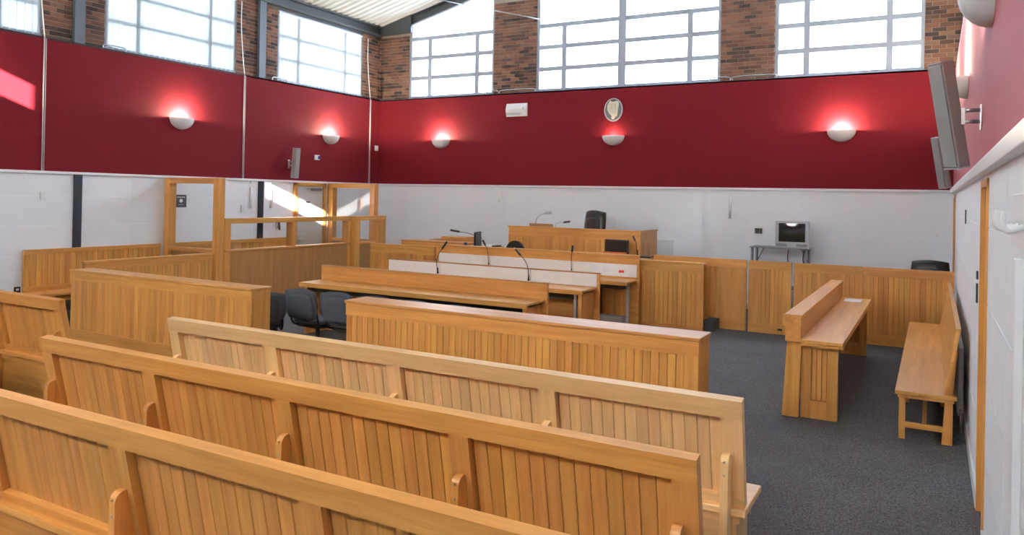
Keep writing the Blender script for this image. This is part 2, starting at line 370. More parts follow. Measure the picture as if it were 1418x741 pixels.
def pier_back(x0, x1, ztop, bz, lab):
    o = prism('wall_back_pier', [(x0, RTOP-.02), (x1, RTOP-.02), (x1, roofz(x1)-.02), (x0, roofz(x0)-.02)], YBU+.008, YBU+.34, 1, M_MORTAR)
    struct(o, lab, 'brick pier'); brickset(o, x0, x1, RTOP-.01, bz, YBU, 'x', -1); return o
BWIN = [(-11.29, -8.89), (-7.78, -3.71), (-2.68, -.18)]
pier_back(XLU, -11.29, 6.0, 6.0, 'brown brick pier in the back left corner above the red band')
pier_back(-8.89, -7.78, 6.6, 6.55, 'brown brick pier left of the wide middle back window')
pier_back(-3.71, -2.68, 6.4, 6.3, 'brown brick pier right of the wide middle back window')
pier_back(-.18, XR+.10, 6.4, 5.75, 'brown brick pier in the back right corner above the red band')
def pier_side(name, plane, s, y0, y1, bz, lab):
    a, b = (plane-.34, plane-.008) if s > 0 else (plane+.008, plane+.34)
    o = B(name, a, b, y0, y1, RTOP-.02, EAVE-.02, M_MORTAR); struct(o, lab, 'brick pier')
    if bz: brickset(o, y0, y1, RTOP-.01, bz, plane, 'y', s)
    return o
pier_side('wall_left_pier', XLU, 1, 14.31, YB+.12, 6.0, 'brown brick pier at the far end of the left wall')
pier_side('wall_left_pier', XLU, 1, 10.50, 11.58, 6.0, 'brown brick pier on the left wall between two blinded windows')
pier_side('wall_left_pier', XLU, 1, 6.74, 7.76, 5.45, 'brown brick pier on the left wall nearest the camera')
pier_side('wall_left_pier', XLU, 1, 2.9, 3.95, 0, 'brown brick pier on the left wall beside the public seating')
pier_side('wall_left_pier', XLU, 1, YF-.3, .1, 0, 'brown brick pier on the left wall behind the camera')
for (a, b, l) in ((14.31, YB+.12, 'brown brick pier at the far end of the right wall'), (10.50, 11.58, 'brown brick pier over the far end of the right wall'), (6.74, 7.76, 'brown brick pier halfway along the right wall'),
                  (2.9, 3.95, 'brown brick pier on the right wall beside the camera'), (YF-.3, .1, 'brown brick pier on the right wall behind the camera')):
    pier_side('wall_right_pier', XRU, -1, a, b, 5.75 if a > 14 else 0, l)
# ledges on top of the red band
o = joinboxes('trim_4', [(XLU-.01, XL, YF, YB, RTOP-.03, RTOP+.004)], M_STEEL); struct(o, 'dark ledge on top of the left red band', 'trim')
o = joinboxes('trim_5', [(XL, XR, YB, YBU+.01, RTOP-.03, RTOP+.004)], M_FRAME); struct(o, 'dark ledge on top of the back red band', 'trim')
o = joinboxes('trim_6', [(XR, XRU+.01, YF, YB, RTOP-.03, RTOP+.004)], M_STEEL); struct(o, 'dark ledge on top of the right red band', 'trim')
# steel columns on the left wall
for y, lab in ((7.29, 'dark grey steel column on the left wall, nearest the camera'), (11.10, 'dark grey steel column on the left wall behind the dock')):
    c = thing('steel_column', lab, 'column', (XL, y, 0), kind='structure')
    B('lower_shaft', 0, .03, -.065, .065, 0, DADO-.03, M_NAVY, c)
    B('upper_shaft', -.095, -.015, -.085, .085, RTOP+.004, EAVE-.2, M_COLUMN, c)

# ------------------------------------------------------------------ windows
def bars_back(win, x0, x1, vx, hz, ztopf):
    yb0, yb1 = YBU+.03, YBU+.10
    B('frame_post', x0, x0+.06, yb0, yb1, RTOP, ztopf(x0)-.02, M_FRAME, win); B('frame_post', x1-.06, x1, yb0, yb1, RTOP, ztopf(x1)-.02, M_FRAME, win)
    B('sill', x0, x1, yb0-.02, yb1, RTOP, RTOP+.07, M_FRAME, win)
    for (xv, wd, zt) in vx: B('mullion', xv-wd/2, xv+wd/2, yb0, yb1, RTOP+.05, zt if zt else ztopf(xv)-.02, M_FRAME, win)
    for zz in hz: B('transom', x0+.02, x1-.02, yb0+.005, yb1-.005, zz-.046, zz+.046, M_FRAME, win)
    xsx = [x0+.05]+sorted(v[0] for v in vx)+[x1-.05]; zz = [RTOP+.05]+list(hz)
    for i in range(len(xsx)-1):
        for k in range(len(zz)):
            a, b = xsx[i], xsx[i+1]
            if k < len(zz)-1: B('pane', a, b, yb0+.03, yb0+.036, zz[k], zz[k+1], M_WGLASS, win)
            else: prism('pane', [(a, zz[k]), (b, zz[k]), (b, ztopf(b)-.02), (a, ztopf(a)-.02)], yb0+.03, yb0+.036, 1, M_WGLASS, win)
def gtop(x): return roofz(x)-.32
HZ = (4.90, 5.385, 5.86)
w1 = thing('window_1', 'grey framed gable window with slanted top at the left end of the back wall', 'window', (0, 0, 0), kind='structure')
bars_back(w1, BWIN[0][0], BWIN[0][1], [(-10.70, .105, 5.86), (-9.36, .105, 5.86)], HZ, gtop)
w2 = thing('window_2', 'wide grey framed window in the middle of the back wall', 'window', kind='structure')
bars_back(w2, BWIN[1][0], BWIN[1][1], [(-7.12, .105, 5.86), (-5.78, .17, None), (-4.33, .105, 5.86)], HZ, lambda x: min(gtop(x), 7.3))
w3 = thing('window_3', 'grey framed gable window at the right end of the back wall', 'window', kind='structure')
bars_back(w3, BWIN[2][0], BWIN[2][1], [(-2.12, .105, 5.86), (-.73, .105, 5.86)], HZ, gtop)
o = prism('trim_7', [(-7.78, 7.3), (-3.71, 7.3), (-3.71, roofz(-3.71)), (RIDGE, roofz(RIDGE)), (-7.78, roofz(-7.78))], YBU+.01, YBU+.3, 1, M_STEEL); struct(o, 'dark steel gable infill over the wide back window', 'trim')

def side_window(idx, y0, y1, plane, s, lab):
    wn = thing('window_%d' % idx, lab, 'window', kind='structure')
    def X(d): return plane - s*d
    zt = 5.93
    B('frame_post', X(.03), X(.10), y0, y0+.07, RTOP, zt, M_FRAME, wn); B('frame_post', X(.03), X(.10), y1-.07, y1, RTOP, zt, M_FRAME, wn)
    B('sill', X(.01), X(.10), y0, y1, RTOP, RTOP+.06, M_FRAME, wn); B('head', X(.03), X(.10), y0, y1, zt-.06, zt, M_FRAME, wn)
    ms = (y0+.62, y1-.62)
    for ym in ms: B('mullion', X(.03), X(.10), ym-.04, ym+.04, RTOP+.05, zt, M_FRAME, wn)
    for zz in HZ[:2]: B('transom', X(.035), X(.095), y0+.02, y1-.02, zz-.035, zz+.035, M_FRAME, wn)
    yy = [y0+.05, ms[0], ms[1], y1-.05]; zz = [RTOP+.05, 4.90, 5.385, zt-.05]
    for i in range(3):
        for k in range(3): B('pane', X(.062), X(.068), yy[i], yy[i+1], zz[k], zz[k+1], M_WGLASS, wn)
    return wn
def blind(y0, y1, plane, s, lab, n):
    bl = thing('vertical_blind', lab, 'blind', (plane, (y0+y1)/2, RTOP), group='white vertical blinds at the high side windows')
    d0 = -.012
    L = (y1-y0)/2
    B('headrail', s*(d0-.03), s*(d0+.02), -L, L, 1.46, 1.50, M_TRIM, bl)
    pit = (y1-y0)/n
    me = None
    for i in range(n):
        yc = -L+pit*(i+.5)
        o = B('slat', s*d0-.0008, s*d0+.0008, yc-pit*.53, yc+pit*.53, .035, 1.46, M_BLIND, bl)
        o.rotation_euler = (0, 0, R(3)*s)
    return bl
LWY = [(.1, 2.9), (3.95, 6.74), (7.76, 10.50), (11.58, 14.31)]
lw_lab = ['high left wall window behind the camera', 'high left wall window cut by the left edge of the view', 'high left wall window over the wall benches', 'high left wall window nearest the back corner']
rw_lab = ['high right wall window behind the camera', 'high right wall window beside the camera', 'high right wall window over the side bench', 'high right wall window nearest the back corner']
for i, (a, b) in enumerate(LWY):
    side_window(11+i, a, b, XLU, 1, lw_lab[i]); blind(a+.03, b-.03, XLU, 1, 'white vertical blind, '+lw_lab[i], 24)
    side_window(15+i, a, b, XRU, -1, rw_lab[i]); blind(a+.03, b-.03, XRU, -1, 'white vertical blind, '+rw_lab[i], 24)
for k, (x0, x1, z0, z1) in enumerate(FWIN):
    lab = ('left', 'middle', 'right')[k]
    fwn = thing('window_%d' % (4+k), 'high %s window in the wall behind the camera' % lab, 'window', kind='structure')
    B('pane', x0, x1, YF-.16, YF-.154, z0, z1, M_WGLASS, fwn); B('sill', x0, x1, YF-.2, YF-.1, z0, z0+.06, M_FRAME, fwn); B('head', x0, x1, YF-.2, YF-.1, z1-.06, z1, M_FRAME, fwn)
    for xm in (x0+.6, x1-.6): B('mullion', xm-.04, xm+.04, YF-.2, YF-.1, z0, z1, M_FRAME, fwn)
    bl = thing('vertical_blind', 'white vertical blind in the high %s window behind the camera' % lab, 'blind', (x0, YF-.06, z0), group='white vertical blinds at the high front windows')
    B('headrail', 0, x1-x0, -.03, .02, z1-z0-.05, z1-z0, M_TRIM, bl); n = int((x1-x0)/.1145); pit = (x1-x0)/n
    for i in range(n): B('slat', pit*i-.003, pit*(i+1)+.003, -.0008, .0008, .03, z1-z0-.05, M_SHEER, bl)
# wall over the side windows up to the eave
for nm, a, b in (('trim_8', XLU-.34, XLU+.0), ('trim_9', XRU, XRU+.34)):
    o = B(nm, a, b, YF-.3, YB+.3, 5.93, EAVE-.0, M_STEEL); struct(o, 'dark lintel over the high side windows', 'trim')

# light portals: guide sky light through the glass (they give off no light themselves)
def portal(loc, rot, sx, sy):
    d = bpy.data.lights.new('window_portal', 'AREA'); d.shape = 'RECTANGLE'; d.size = sx; d.size_y = sy; d.cycles.is_portal = True
    o = bpy.data.objects.new('window_portal', d); COL.objects.link(o); o.location = loc; o.rotation_euler = rot
portal((-10.1, YBU+.2, 5.45), (R(-90), 0, 0), 2.5, 2.2); portal((-5.75, YBU+.2, 5.85), (R(-90), 0, 0), 4.2, 3.0); portal((-1.43, YBU+.2, 5.45), (R(-90), 0, 0), 2.6, 2.2)
for (a, b) in LWY:
    portal((XLU-.2, (a+b)/2, 5.16), (0, R(-90), 0), 1.6, b-a); portal((XRU+.2, (a+b)/2, 5.16), (0, R(90), 0), 1.6, b-a)
for (x0, x1, z0, z1) in FWIN: portal(((x0+x1)/2, YF-.25, (z0+z1)/2), (R(90), 0, 0), x1-x0, z1-z0)

# ------------------------------------------------------------------ roof: ribbed white deck, beams
vs, fs = [], []
prof = []
y = YF-.3
while y < YB+.4:
    prof += [(y, 0), (y+.10, 0), (y+.125, -.035), (y+.175, -.035), (y+.20, 0)]; y += .20
for (xa, xb) in ((XL-.4, RIDGE), (RIDGE, XR+.8)):
    b0 = len(vs)
    for (yy, dz) in prof: vs.append((xa, yy, roofz(xa)+.04+dz)); vs.append((xb, yy, roofz(xb)+.04+dz))
    for i in range(len(prof)-1): fs.append((b0+2*i, b0+2*i+1, b0+2*i+3, b0+2*i+2))
    b0 = len(vs)
    for (xx, yy) in ((xa, YF-.3), (xb, YF-.3), (xb, YB+.6), (xa, YB+.6)): vs.append((xx, yy, roofz(xx)+.16))
    fs.append((b0, b0+1, b0+2, b0+3))
o = mesh('ceiling', vs, fs, M_DECK); struct(o, 'white ribbed metal roof deck', 'ceiling')
rb = thing('roof_beam', 'dark grey gable rafter over the left back window', 'beam', (XL, YB, roofz(XL)), kind='structure')
def rafter(parent, xa, xb, x0off, y0, y1, d0, d1, nm, mat):
    p = [(xa-x0off[0], roofz(xa)-d0-x0off[1]), (xb-x0off[0], roofz(xb)-d0-x0off[1]), (xb-x0off[0], roofz(xb)-d1-x0off[1]), (xa-x0off[0], roofz(xa)-d1-x0off[1])]
    return prism(nm, p, y0, y1, 1, mat, parent)
ofs = (XL, roofz(XL))
rafter(rb, -11.40, RIDGE, ofs, -.02, .10, .0, .03, 'top_flange', M_STEEL); rafter(rb, -11.40, RIDGE, ofs, .05, .10, .03, .24, 'web', M_STEEL); rafter(rb, -11.40, RIDGE, ofs, -.02, .16, .24, .28, 'bottom_flange', M_FRAME)
rb2 = thing('roof_beam', 'dark grey gable rafter over the right back window', 'beam', (XL, YB, roofz(XL)), kind='structure')
rafter(rb2, RIDGE, XR+.1, ofs, -.02, .10, .0, .03, 'top_flange', M_STEEL); rafter(rb2, RIDGE, XR+.1, ofs, .05, .10, .03, .24, 'web', M_STEEL); rafter(rb2, RIDGE, XR+.1, ofs, -.02, .16, .24, .28, 'bottom_flange', M_FRAME)
hb = thing('roof_beam', 'dark haunch plate where the gable rafter meets the left back corner', 'beam', (XL, YB, 5.9), kind='structure')
prism('haunch', [(-.1, 6.0-5.9), (.92, 6.0-5.9), (.92, roofz(XL+.92)-5.9), (-.1, roofz(XL-.1)-5.9)], -.04, .06, 1, M_STEEL, hb)
eb = thing('roof_beam', 'dark grey eave beam running along the top of the left wall', 'beam', (XL, 0, 5.98), kind='structure')
B('web', -.10, -.06, YF, YB, 0, .2, M_STEEL, eb); B('bottom_flange', -.12, .02, YF, YB, -.01, .03, M_STEEL, eb); B('top_flange', -.12, .03, YF, YB, .19, .22, M_STEEL, eb)
eb2 = thing('roof_beam', 'dark grey eave beam running along the top of the right wall', 'beam', (XR, 0, 5.98), kind='structure')
B('web', .06, .10, YF, YB, 0, .2, M_STEEL, eb2); B('bottom_flange', -.02, .12, YF, YB, -.01, .03, M_STEEL, eb2)
tr = tube('tie_rod', [(-10.2, 14.5, 6.62), (-7.6, 14.75, 5.95)], .012, M_CHROME); tag(tr, 'thin steel tie rod under the roof by the left back window', 'rod')

# ------------------------------------------------------------------ doors
d1 = thing('door_1', 'grey white door with oak frame behind the dock on the left wall', 'door', (XL, 12.5, 0), kind='structure')
B('frame_jamb', -.02, .05, -.48, -.40, 0, 2.27, 'oak', d1); B('frame_jamb', -.02, .05, .40, .48, 0, 2.27, 'oak', d1); B('frame_head', -.02, .05, -.48, .48, 2.20, 2.27, 'oak', d1)
lf = B('leaf', -.01, .02, -.40, .40, .005, 2.20, M_DOOR, d1)
B('closer', .02, .06, .02, .34, 2.10, 2.16, M_GREYMET, lf); B('closer_arm', .06, .075, -.15, .30, 2.13, 2.145, M_GREYMET, lf)
B('name_plate', .02, .024, -.12, 0.0, 1.83, 1.86, M_BLACK, lf)
tube('handle', [(.02, -.32, 1.02), (.07, -.32, 1.02), (.07, -.20, 1.02)], .011, M_CHROME, lf); B('lock_plate', .02, .026, -.36, -.29, .93, 1.12, M_CHROME, lf)
for idx, D, lab in ((2, D2, 'oak lined doorway in the right wall beside the side bench'), (3, D3, 'oak lined doorway in the right wall near the back corner')):
    d = thing('door_%d' % idx, lab, 'door', (XR, 0, 0), kind='structure')
    B('frame_jamb', -.012, .22, D[1]-.045, D[1], 0, 2.22, 'oak', d); B('frame_jamb', -.012, .22, D[0], D[0]+.045, 0, 2.22, 'oak', d); B('frame_head', -.012, .22, D[0], D[1], 2.17, 2.22, 'oak', d)
    lf = B('leaf', .17, .21, D[0]+.045, D[1]-.045, .005, 2.17, 'oak', d)
    tube('handle', [(.17, D[1]-.13, 1.02), (.11, D[1]-.13, 1.02), (.11, D[1]-.25, 1.02)], .011, M_CHROME, lf)

# ================================================================== FURNITURE
# ------------------------------------------------------------------ public benches
TILT = R(11.7)
def bench(x0, x1, yt, label, tone, npan, nboard=13, group='long oak public benches in rows'):
    b = thing('gallery_bench', label, 'bench', (x0, yt, 0), group=group); W = x1-x0
    zb = .365; H = .635/math.cos(TILT); yb = .635*math.tan(TILT)
    # backrest in its own tilted frame: y 0 faces the camera, z runs up the slope
    bk = joinboxes('backrest', [(0, W, .0, .058, H-.105, H), (0, W, .0, .058, 0, .085)], oak(tone, 0), b)
    base = Vector(ORI[bk]); bk.location = (0, yb, zb); bk.rotation_euler = (TILT, 0, 0)
    bk.data.transform(Matrix.Translation(base)); ORI[bk] = Vector((0, 0, 0))
    pit = W/npan; sw = .11
    xsw = [0]+[pit*i for i in range(1, npan)]+[W]
    for i, xx in enumerate(xsw):
        a, c = (xx, xx+sw) if i == 0 else (xx-sw, xx) if i == npan else (xx-sw/2, xx+sw/2)
        B('stile', a, c, .0008, .057, .085, H-.105, tone, bk, 0)
    for i in range(npan):
        a = xsw[i]+(sw if i == 0 else sw/2); c = xsw[i+1]-(sw if i == npan-1 else sw/2)
        planks(bk, a+.004, c-.004, .085, H-.113, .039, nboard, tone, t=.012)
        B('backing_board', a, c, .0525, .0555, .086, H-.106, 'brown', bk)
    st = B('seat', -.01, W+.012, yb-.055, yb+.38, .365, .405, tone, b, .006)
    B('seat_rail', .02, W-.02, yb-.03, yb-.005, .32, .365, tone, b)
    B('under_panel', .04, W-.04, yb-.02, yb-.002, .0, .32, tone, b)
    B('under_panel', .04, W-.04, yb+.34, yb+.36, .24, .365, tone, b)
    for i, xx in enumerate(xsw):
        c = xx+.085 if i == 0 else xx-.085 if i == npan else xx
        # upright support bracket with a rounded top, wedge shaped against the slope
        zt, y0 = .705, -.012+ .0
        yo = lambda z: (1.0-z)*math.tan(TILT)
        p = [(yo(zt)-.058, 0), (yo(zt)-.058, zt-.05)]
        for k in range(1, 7):
            an = math.pi/2*k/6; p.append((yo(zt)-.058+.045*(1-math.cos(an)), zt-.05+.05*math.sin(an)))
        p += [(yo(zt)+.0, zt), (yo(.405)+.002, .405), (yo(.405)+.0, 0)]
        br = prism('bracket', p, c-.021, c+.021, 0, tone, b)
        mesh_bolt(br, c, yo(zt)-.058)
        B('leg', c-.03, c+.03, yb+.06, yb+.33, 0, .365, tone, b)
    return b
def mesh_bolt(parent, x, y):
    for zz in (.60, .67):
        B('bolt', x-.005, x+.005, y-.004, y+.004, zz-.005, zz+.005, M_CHROME, parent, .002)
bench(-5.46, -.86, 4.06, 'oak public bench with glare put into its colour, farthest of the three long rows', 'pale', 4, 14)
bench(-5.46, -.82, 3.05, 'golden oak public bench, middle of the three long rows', 'oak', 4, 13)
bench(-5.46, -.86, 2.09, 'oak public bench at the bottom left, nearest the camera', 'oak', 4, 13)
bench(-11.7, -7.10, 4.13, 'oak public bench at the left edge, across the aisle from the long rows', 'oak', 4, 11)
bench(-11.7, -7.10, 3.12, 'oak public bench beyond the left edge, behind the aisle bench', 'oak', 4, 11)

# ------------------------------------------------------------------ low bars either side of the aisle
def bar(name, label, x0, x1, y0, y1, ztop, zrail, zfoot, nb, tone, rs=.0, ls=0):
    b = thing(name, label, 'partition', (x0, y0, 0)); W = x1-x0; D = y1-y0
    B('cap', -.012, W+.012, -.012, D+.012, ztop-.03, ztop, tone, b, .006)
    B('top_rail', 0, W, 0, .03, zrail, ztop-.03, tone, b)
    if zfoot: B('bottom_rail', 0, W, 0.0, .03, .02, zfoot, tone, b)
    if rs: B('stile', W-rs, W, 0.001, .03, max(zfoot, .02), zrail, tone, b)
    if ls: B('stile', 0, ls, 0.001, .03, max(zfoot, .02), zrail, tone, b)
    planks(b, ls, W-rs, max(zfoot, .02), zrail, .008, nb, tone)
    B('core', .02, W-.02, .032, D-.02, 0.0, ztop-.03, 'brown', b)
    B('end_panel', W-.02, W, .03, D, .0, ztop-.03, tone, b); B('end_panel', 0, .02, .03, D, .0, ztop-.03, tone, b)
    B('rear_panel', .02, W-.02, D-.02, D, .0, ztop-.03, tone, b)
    return b
bar('oak_bar', 'low oak partition with flat top between public benches and lawyers desks', -5.06, -1.55, 5.77, 6.08, 1.0, .855, 0, 50, 'oak', rs=.11)
bar('oak_bar', 'low oak partition on the left with dark end, in front of the dock', -9.80, -6.47, 5.85, 6.12, .995, .865, .23, 46, 'oak')
# partition running back to the dock
b = thing('oak_screen', 'low oak partition running from the left bar back to the dock', 'partition', (-10.72, 6.58, 0))
B('cap', -.03, .06, -.01, 2.22, .97, 1.0, 'oak', b, .005); B('top_rail', .02, .05, 0, 2.21, .86, .97, 'oak', b); B('core', -.02, .03, 0, 2.21, 0, .97, 'brown', b)
B('bottom_rail', .02, .05, 0, 2.21, .02, .16, 'oak', b); planks(b, 0, 2.21, .16, .86, .044, 30, 'oak', 'y', 1)
# wall benches along the left wall
def wallbench(label, y0, y1, nb, tone='oak'):
    b = thing('wall_bench', label, 'bench', (XL+.03, y0, 0)); L = y1-y0
    B('top_rail', 0, .05, 0, L, 1.03, 1.10, tone, b, .004); B('bottom_rail', 0.01, .05, 0, L, .46, .54, tone, b); B('backing_board', .005, .02, 0, L, .54, 1.03, 'brown', b)
    planks(b, 0, L, .54, 1.03, .042, nb, tone, 'y', 1)
    B('seat', .02, .50, -.0, L, .42, .46, tone, b, .006); B('seat_rail', .42, .45, .05, L-.05, .34, .42, tone, b)
    n = max(2, int(L/1.1)+1)
    for i in range(n):
        yy = .04+(L-.13)*i/(n-1); B('leg', .40, .45, yy, yy+.05, 0, .34, tone, b); B('leg', .04, .09, yy, yy+.05, 0, .42, tone, b)
    return b
wallbench('oak planked bench against the white left wall in front of the dock screen', 6.45, 8.78, 26)
wallbench('oak planked bench against the left wall inside the dock', 9.05, 11.95, 32)

# ------------------------------------------------------------------ dock
def tallscreen(label, x0, x1, yc, zb=1.06):
    t = thing('glazed_screen', label, 'screen', (x0, yc, 0)); W = x1-x0; z1 = 2.275; h = .07
    B('post', 0, .14, -h, h, 0, z1, 'oak', t); B('post', W-.13, W, -h, h, 0, z1, 'oak', t); B('head', .14, W-.13, -h, h, z1-.10, z1, 'oak', t)
    B('mid_rail', .14, W-.13, -h, h, zb-.06, zb, 'oak', t); B('lower_panel', .14, W-.13, -.02, .02, .05, zb-.06, 'brown', t)
    B('pane', .135, W-.125, -.004, .004, zb-.005, z1-.095, M_SGLASS, t)
tallscreen('tall oak framed glass screen at the near end of the dock', -12.04, -10.63, 8.92, 1.05)
tallscreen('tall oak framed glass screen at the far end of the dock', -12.04, -10.70, 13.12, 1.05)
dk = thing('prisoner_dock', 'long oak dock front with two glazed openings under a rail', 'dock', (-10.62, 8.99, 0)); L = 3.23
B('top_rail', -.16, .012, -.0, L, 1.49, 1.58, 'oak', dk, .004); B('sill', -.16, .015, .0, L, 1.0, 1.035, 'oak', dk, .004)
B('post', -.155, 0, 0, .13, 0, 1.49, 'oak', dk); B('post', -.155, 0, 1.57, 1.66, 1.035, 1.49, 'oak', dk); B('post', -.155, 0, L-.10, L, 0, 1.49, 'oak', dk)
nb_ = 3; pit = (L-.23)/nb_
for i in range(nb_): B('panel', -.10, -.004, .13+pit*i+.0015, .13+pit*(i+1)-.0015, 0.0, 1.0, oak('brown', 2), dk)
B('pane', -.082, -.074, .13, 1.57, 1.03, 1.495, M_SGLASS, dk); B('pane', -.082, -.074, 1.66, L-.10, 1.03, 1.495, M_SGLASS, dk)
dk2 = thing('dock_enclosure', 'short oak dock section with one glazed opening at the far end', 'dock', (-10.53, 12.26, 0)); L = .99
B('top_rail', -.15, .012, 0, L, 1.49, 1.58, 'oak', dk2, .004); B('sill', -.15, .012, .1, L-.1, 1.0, 1.035, 'oak', dk2); B('post', -.145, 0, 0, .14, 0, 1.49, 'oak', dk2); B('post', -.145, 0, L-.24, L, 0, 1.49, 'oak', dk2)
B('panel', -.09, -.01, .14, L-.24, 0, 1.0, oak('brown', 2), dk2); B('pane', -.082, -.074, .14, L-.24, 1.03, 1.495, M_SGLASS, dk2)

# ------------------------------------------------------------------ lawyers' desks
def desk(label, x0, x1, yf, depth, ztop, tone, facing, zup, zfoot=0, cap=True, wz=None, splits=None, legs=True):
    d = thing('court_desk', label, 'desk', (x0, yf, 0)); W = x1-x0
    B('desktop', .0, W, 0, depth, ztop-.03, ztop, tone, d, .005); B('front_edge', 0.0, W, .004, .03, ztop-.062, ztop-.03, tone, d)
    B('upright', -.03, W+.03, depth, depth+.045, .0, zup, tone, d)
    if cap: B('cap', -.04, W+.04, depth-.008, depth+.055, zup, zup+.014, 'brown', d, .003)
    B('under_desk_shade', .12, W-.12, .14, depth-.04, ztop-.14, ztop-.0625, M_BLACK, d)  # black box added as the shade in the void below the desktop
    if facing == 'white':
        sp = [0]+splits+[W]
        for i in range(len(sp)-1): B('white_panel', sp[i]+.004, sp[i+1]-.004, depth-.012, depth, wz[0], wz[1], M_LAM, d, .004)
    if legs:
        for xx in (.05, W-.09):
            B('end_panel', xx, xx+.04, .10, depth, 0, ztop-.062, tone, d)
            B('end_trim', xx-.006, xx+.046, .08, .10, 0, ztop-.062, tone, d)
    return d
d1k = desk('oak desk with plain upright, first row behind the grey chairs', -8.05, -4.30, 8.15, .50, .75, 'oak', None, .952)
d2k = desk('oak desk with white laminate upright, second row', -8.13, -4.29, 9.80, .54, .75, 'oak', 'white', .945, wz=(.755, .94), splits=[1.06, 2.74])
B('cable_tray', .3, 3.5, .40, .50, .55, .59, M_PALEGREY, d2k); B('support_leg', 3.66, 3.70, .12, .17, 0, .688, M_PALEGREY, d2k)
for xx, yy in ((.38, .28), (3.28, .25)): pass
d3k = desk('oak clerk desk with white laminate upright, third row before the judge', -8.06, -4.18, 11.28, .46, .75, 'oak', 'white', 1.12, wz=(.78, .985), splits=[1.10, 2.74], cap=False, legs=False)
B('rail_cap', -.04, 3.9, .44, .58, 1.12, 1.14, 'oak', d3k, .004); B('support_leg', 3.76, 3.80, .30, .35, 0, .688, M_PALEGREY, d3k); B('support_leg', .06, .10, .30, .35, 0, .688, M_PALEGREY, d3k)
planks(d3k, 2.6, 3.74, .15, .66, .445, 14, 'oak', t=.012)
B('sticker', 3.57, 3.66, .444, .448, .845, .885, M_REDS, d3k)
for (xx, dd, zz, w_) in ((3.10, .444, .84, .12), (3.28, .444, .83, .14), (.62, .444, .85, .14)): B('notice', xx, xx+w_, dd, dd+.003, zz, zz+.10, M_PAPER, d3k)
for (xx, w_) in ((.30, .16), (.52, .10), (2.95, .13), (3.14, .12)): B('notice', xx, xx+w_, .525, .528, .82, .90, M_PAPER, d2k)
pl = B('plinth', -4.98, -4.36, 11.55, 11.735, 0, .15, M_PALEGREY, None, .004); tag(pl, 'pale grey floor plinth under the third desk row', 'plinth')
bg_ = B('document_bag', -4.82, -4.75, 11.56, 11.68, .15, .60, M_BLACK, None, .02); tag(bg_, 'tall narrow black case standing under the right end of the clerk desk', 'bag')
# oak panel at the end of the clerk row
e = thing('oak_partition', 'square oak planked panel at the right end of the clerk desk', 'partition', (-4.31, 11.93, 0)); W = 1.16
B('cap', -.02, W+.02, -.015, .08, 1.04, 1.065, 'oak', e, .005); B('top_rail', 0, W, 0, .03, .90, 1.04, 'oak', e); B('bottom_rail', 0, W, 0, .03, .0, .05, 'oak', e)
B('stile', 0, .14, .001, .03, .05, .90, 'oak', e); B('stile', W-.12, W, .001, .03, .05, .90, 'oak', e); planks(e, .14, W-.12, .05, .90, .008, 12, 'oak'); B('core', 0.01, W-.002, .03, .07, 0, 1.04, 'brown', e)
# angled clerk partition on the left
e = thing('oak_partition', 'oak planked partition between the dock and the clerk desk', 'partition', (-9.70, 11.74, 0)); W = 1.52
B('cap', -.01, W+.01, -.012, .09, 1.06, 1.085, 'oak', e, .004); B('top_rail', 0, W, 0, .03, .92, 1.06, 'oak', e); B('bottom_rail', 0, W, 0, .03, .0, .12, 'oak', e)
planks(e, .12, W-.02, .12, .92, .008, 18, 'oak'); B('stile', 0, .12, .001, .03, .12, .92, 'oak', e); B('core', .005, W-.005, .03, .08, 0, 1.06, 'brown', e)
# fence with gate in front of the back passage
def fence(label, x0, x1, y, h, pans, name='oak_fence'):
    f = thing(name, label, 'partition', (x0, y, 0)); W = x1-x0
    B('top_rail', 0, W, 0, .03, h-.13, h, 'oak', f, .003); B('bottom_rail', 0, W, 0, .03, 0, .15, 'oak', f); B('core', .0, W, .03, .05, 0, h-.01, 'brown', f)
    last = 0
    for (a, b, n) in pans:
        B('stile', last, a, .001, .03, .15, h-.13, 'oak', f); planks(f, a, b, .15, h-.13, .008, n, 'oak'); last = b
    B('stile', last, W, .001, .03, .15, h-.13, 'oak', f); return f
fence('oak fence panel left of the gate, behind the square panel', -4.10, -2.575, 12.32, 1.125, [(.12, 1.12, 12)])
g = fence('narrow oak gate leaf in the fence before the back wall', -2.535, -1.895, 12.30, 1.125, [(.20, .52, 5)], 'oak_gate')
B('hinge', .635, .655, -.004, .02, .85, .93, M_CHROME, g); B('hinge', .635, .655, -.004, .02, .20, .28, M_CHROME, g); B('bolt_knob', .45, .52, -.01, .0, .06, .09, M_BLACK, g, .004)
fence('oak fence panel between the gate and the witness table', -1.865, -.90, 12.34, 1.12, [(.13, .45, 5), (.66, .86, 3)])
fence('oak planked fence panel behind the side bench in the right corner', -.89, .27, 12.25, 1.125, [(.14, 1.08, 14)])
stp = B('carpeted_step', -3.14, -2.98, 11.95, 12.30, 0, .17, M_STEP, None, .006); tag(stp, 'dark carpeted step beside the square oak panel', 'step')

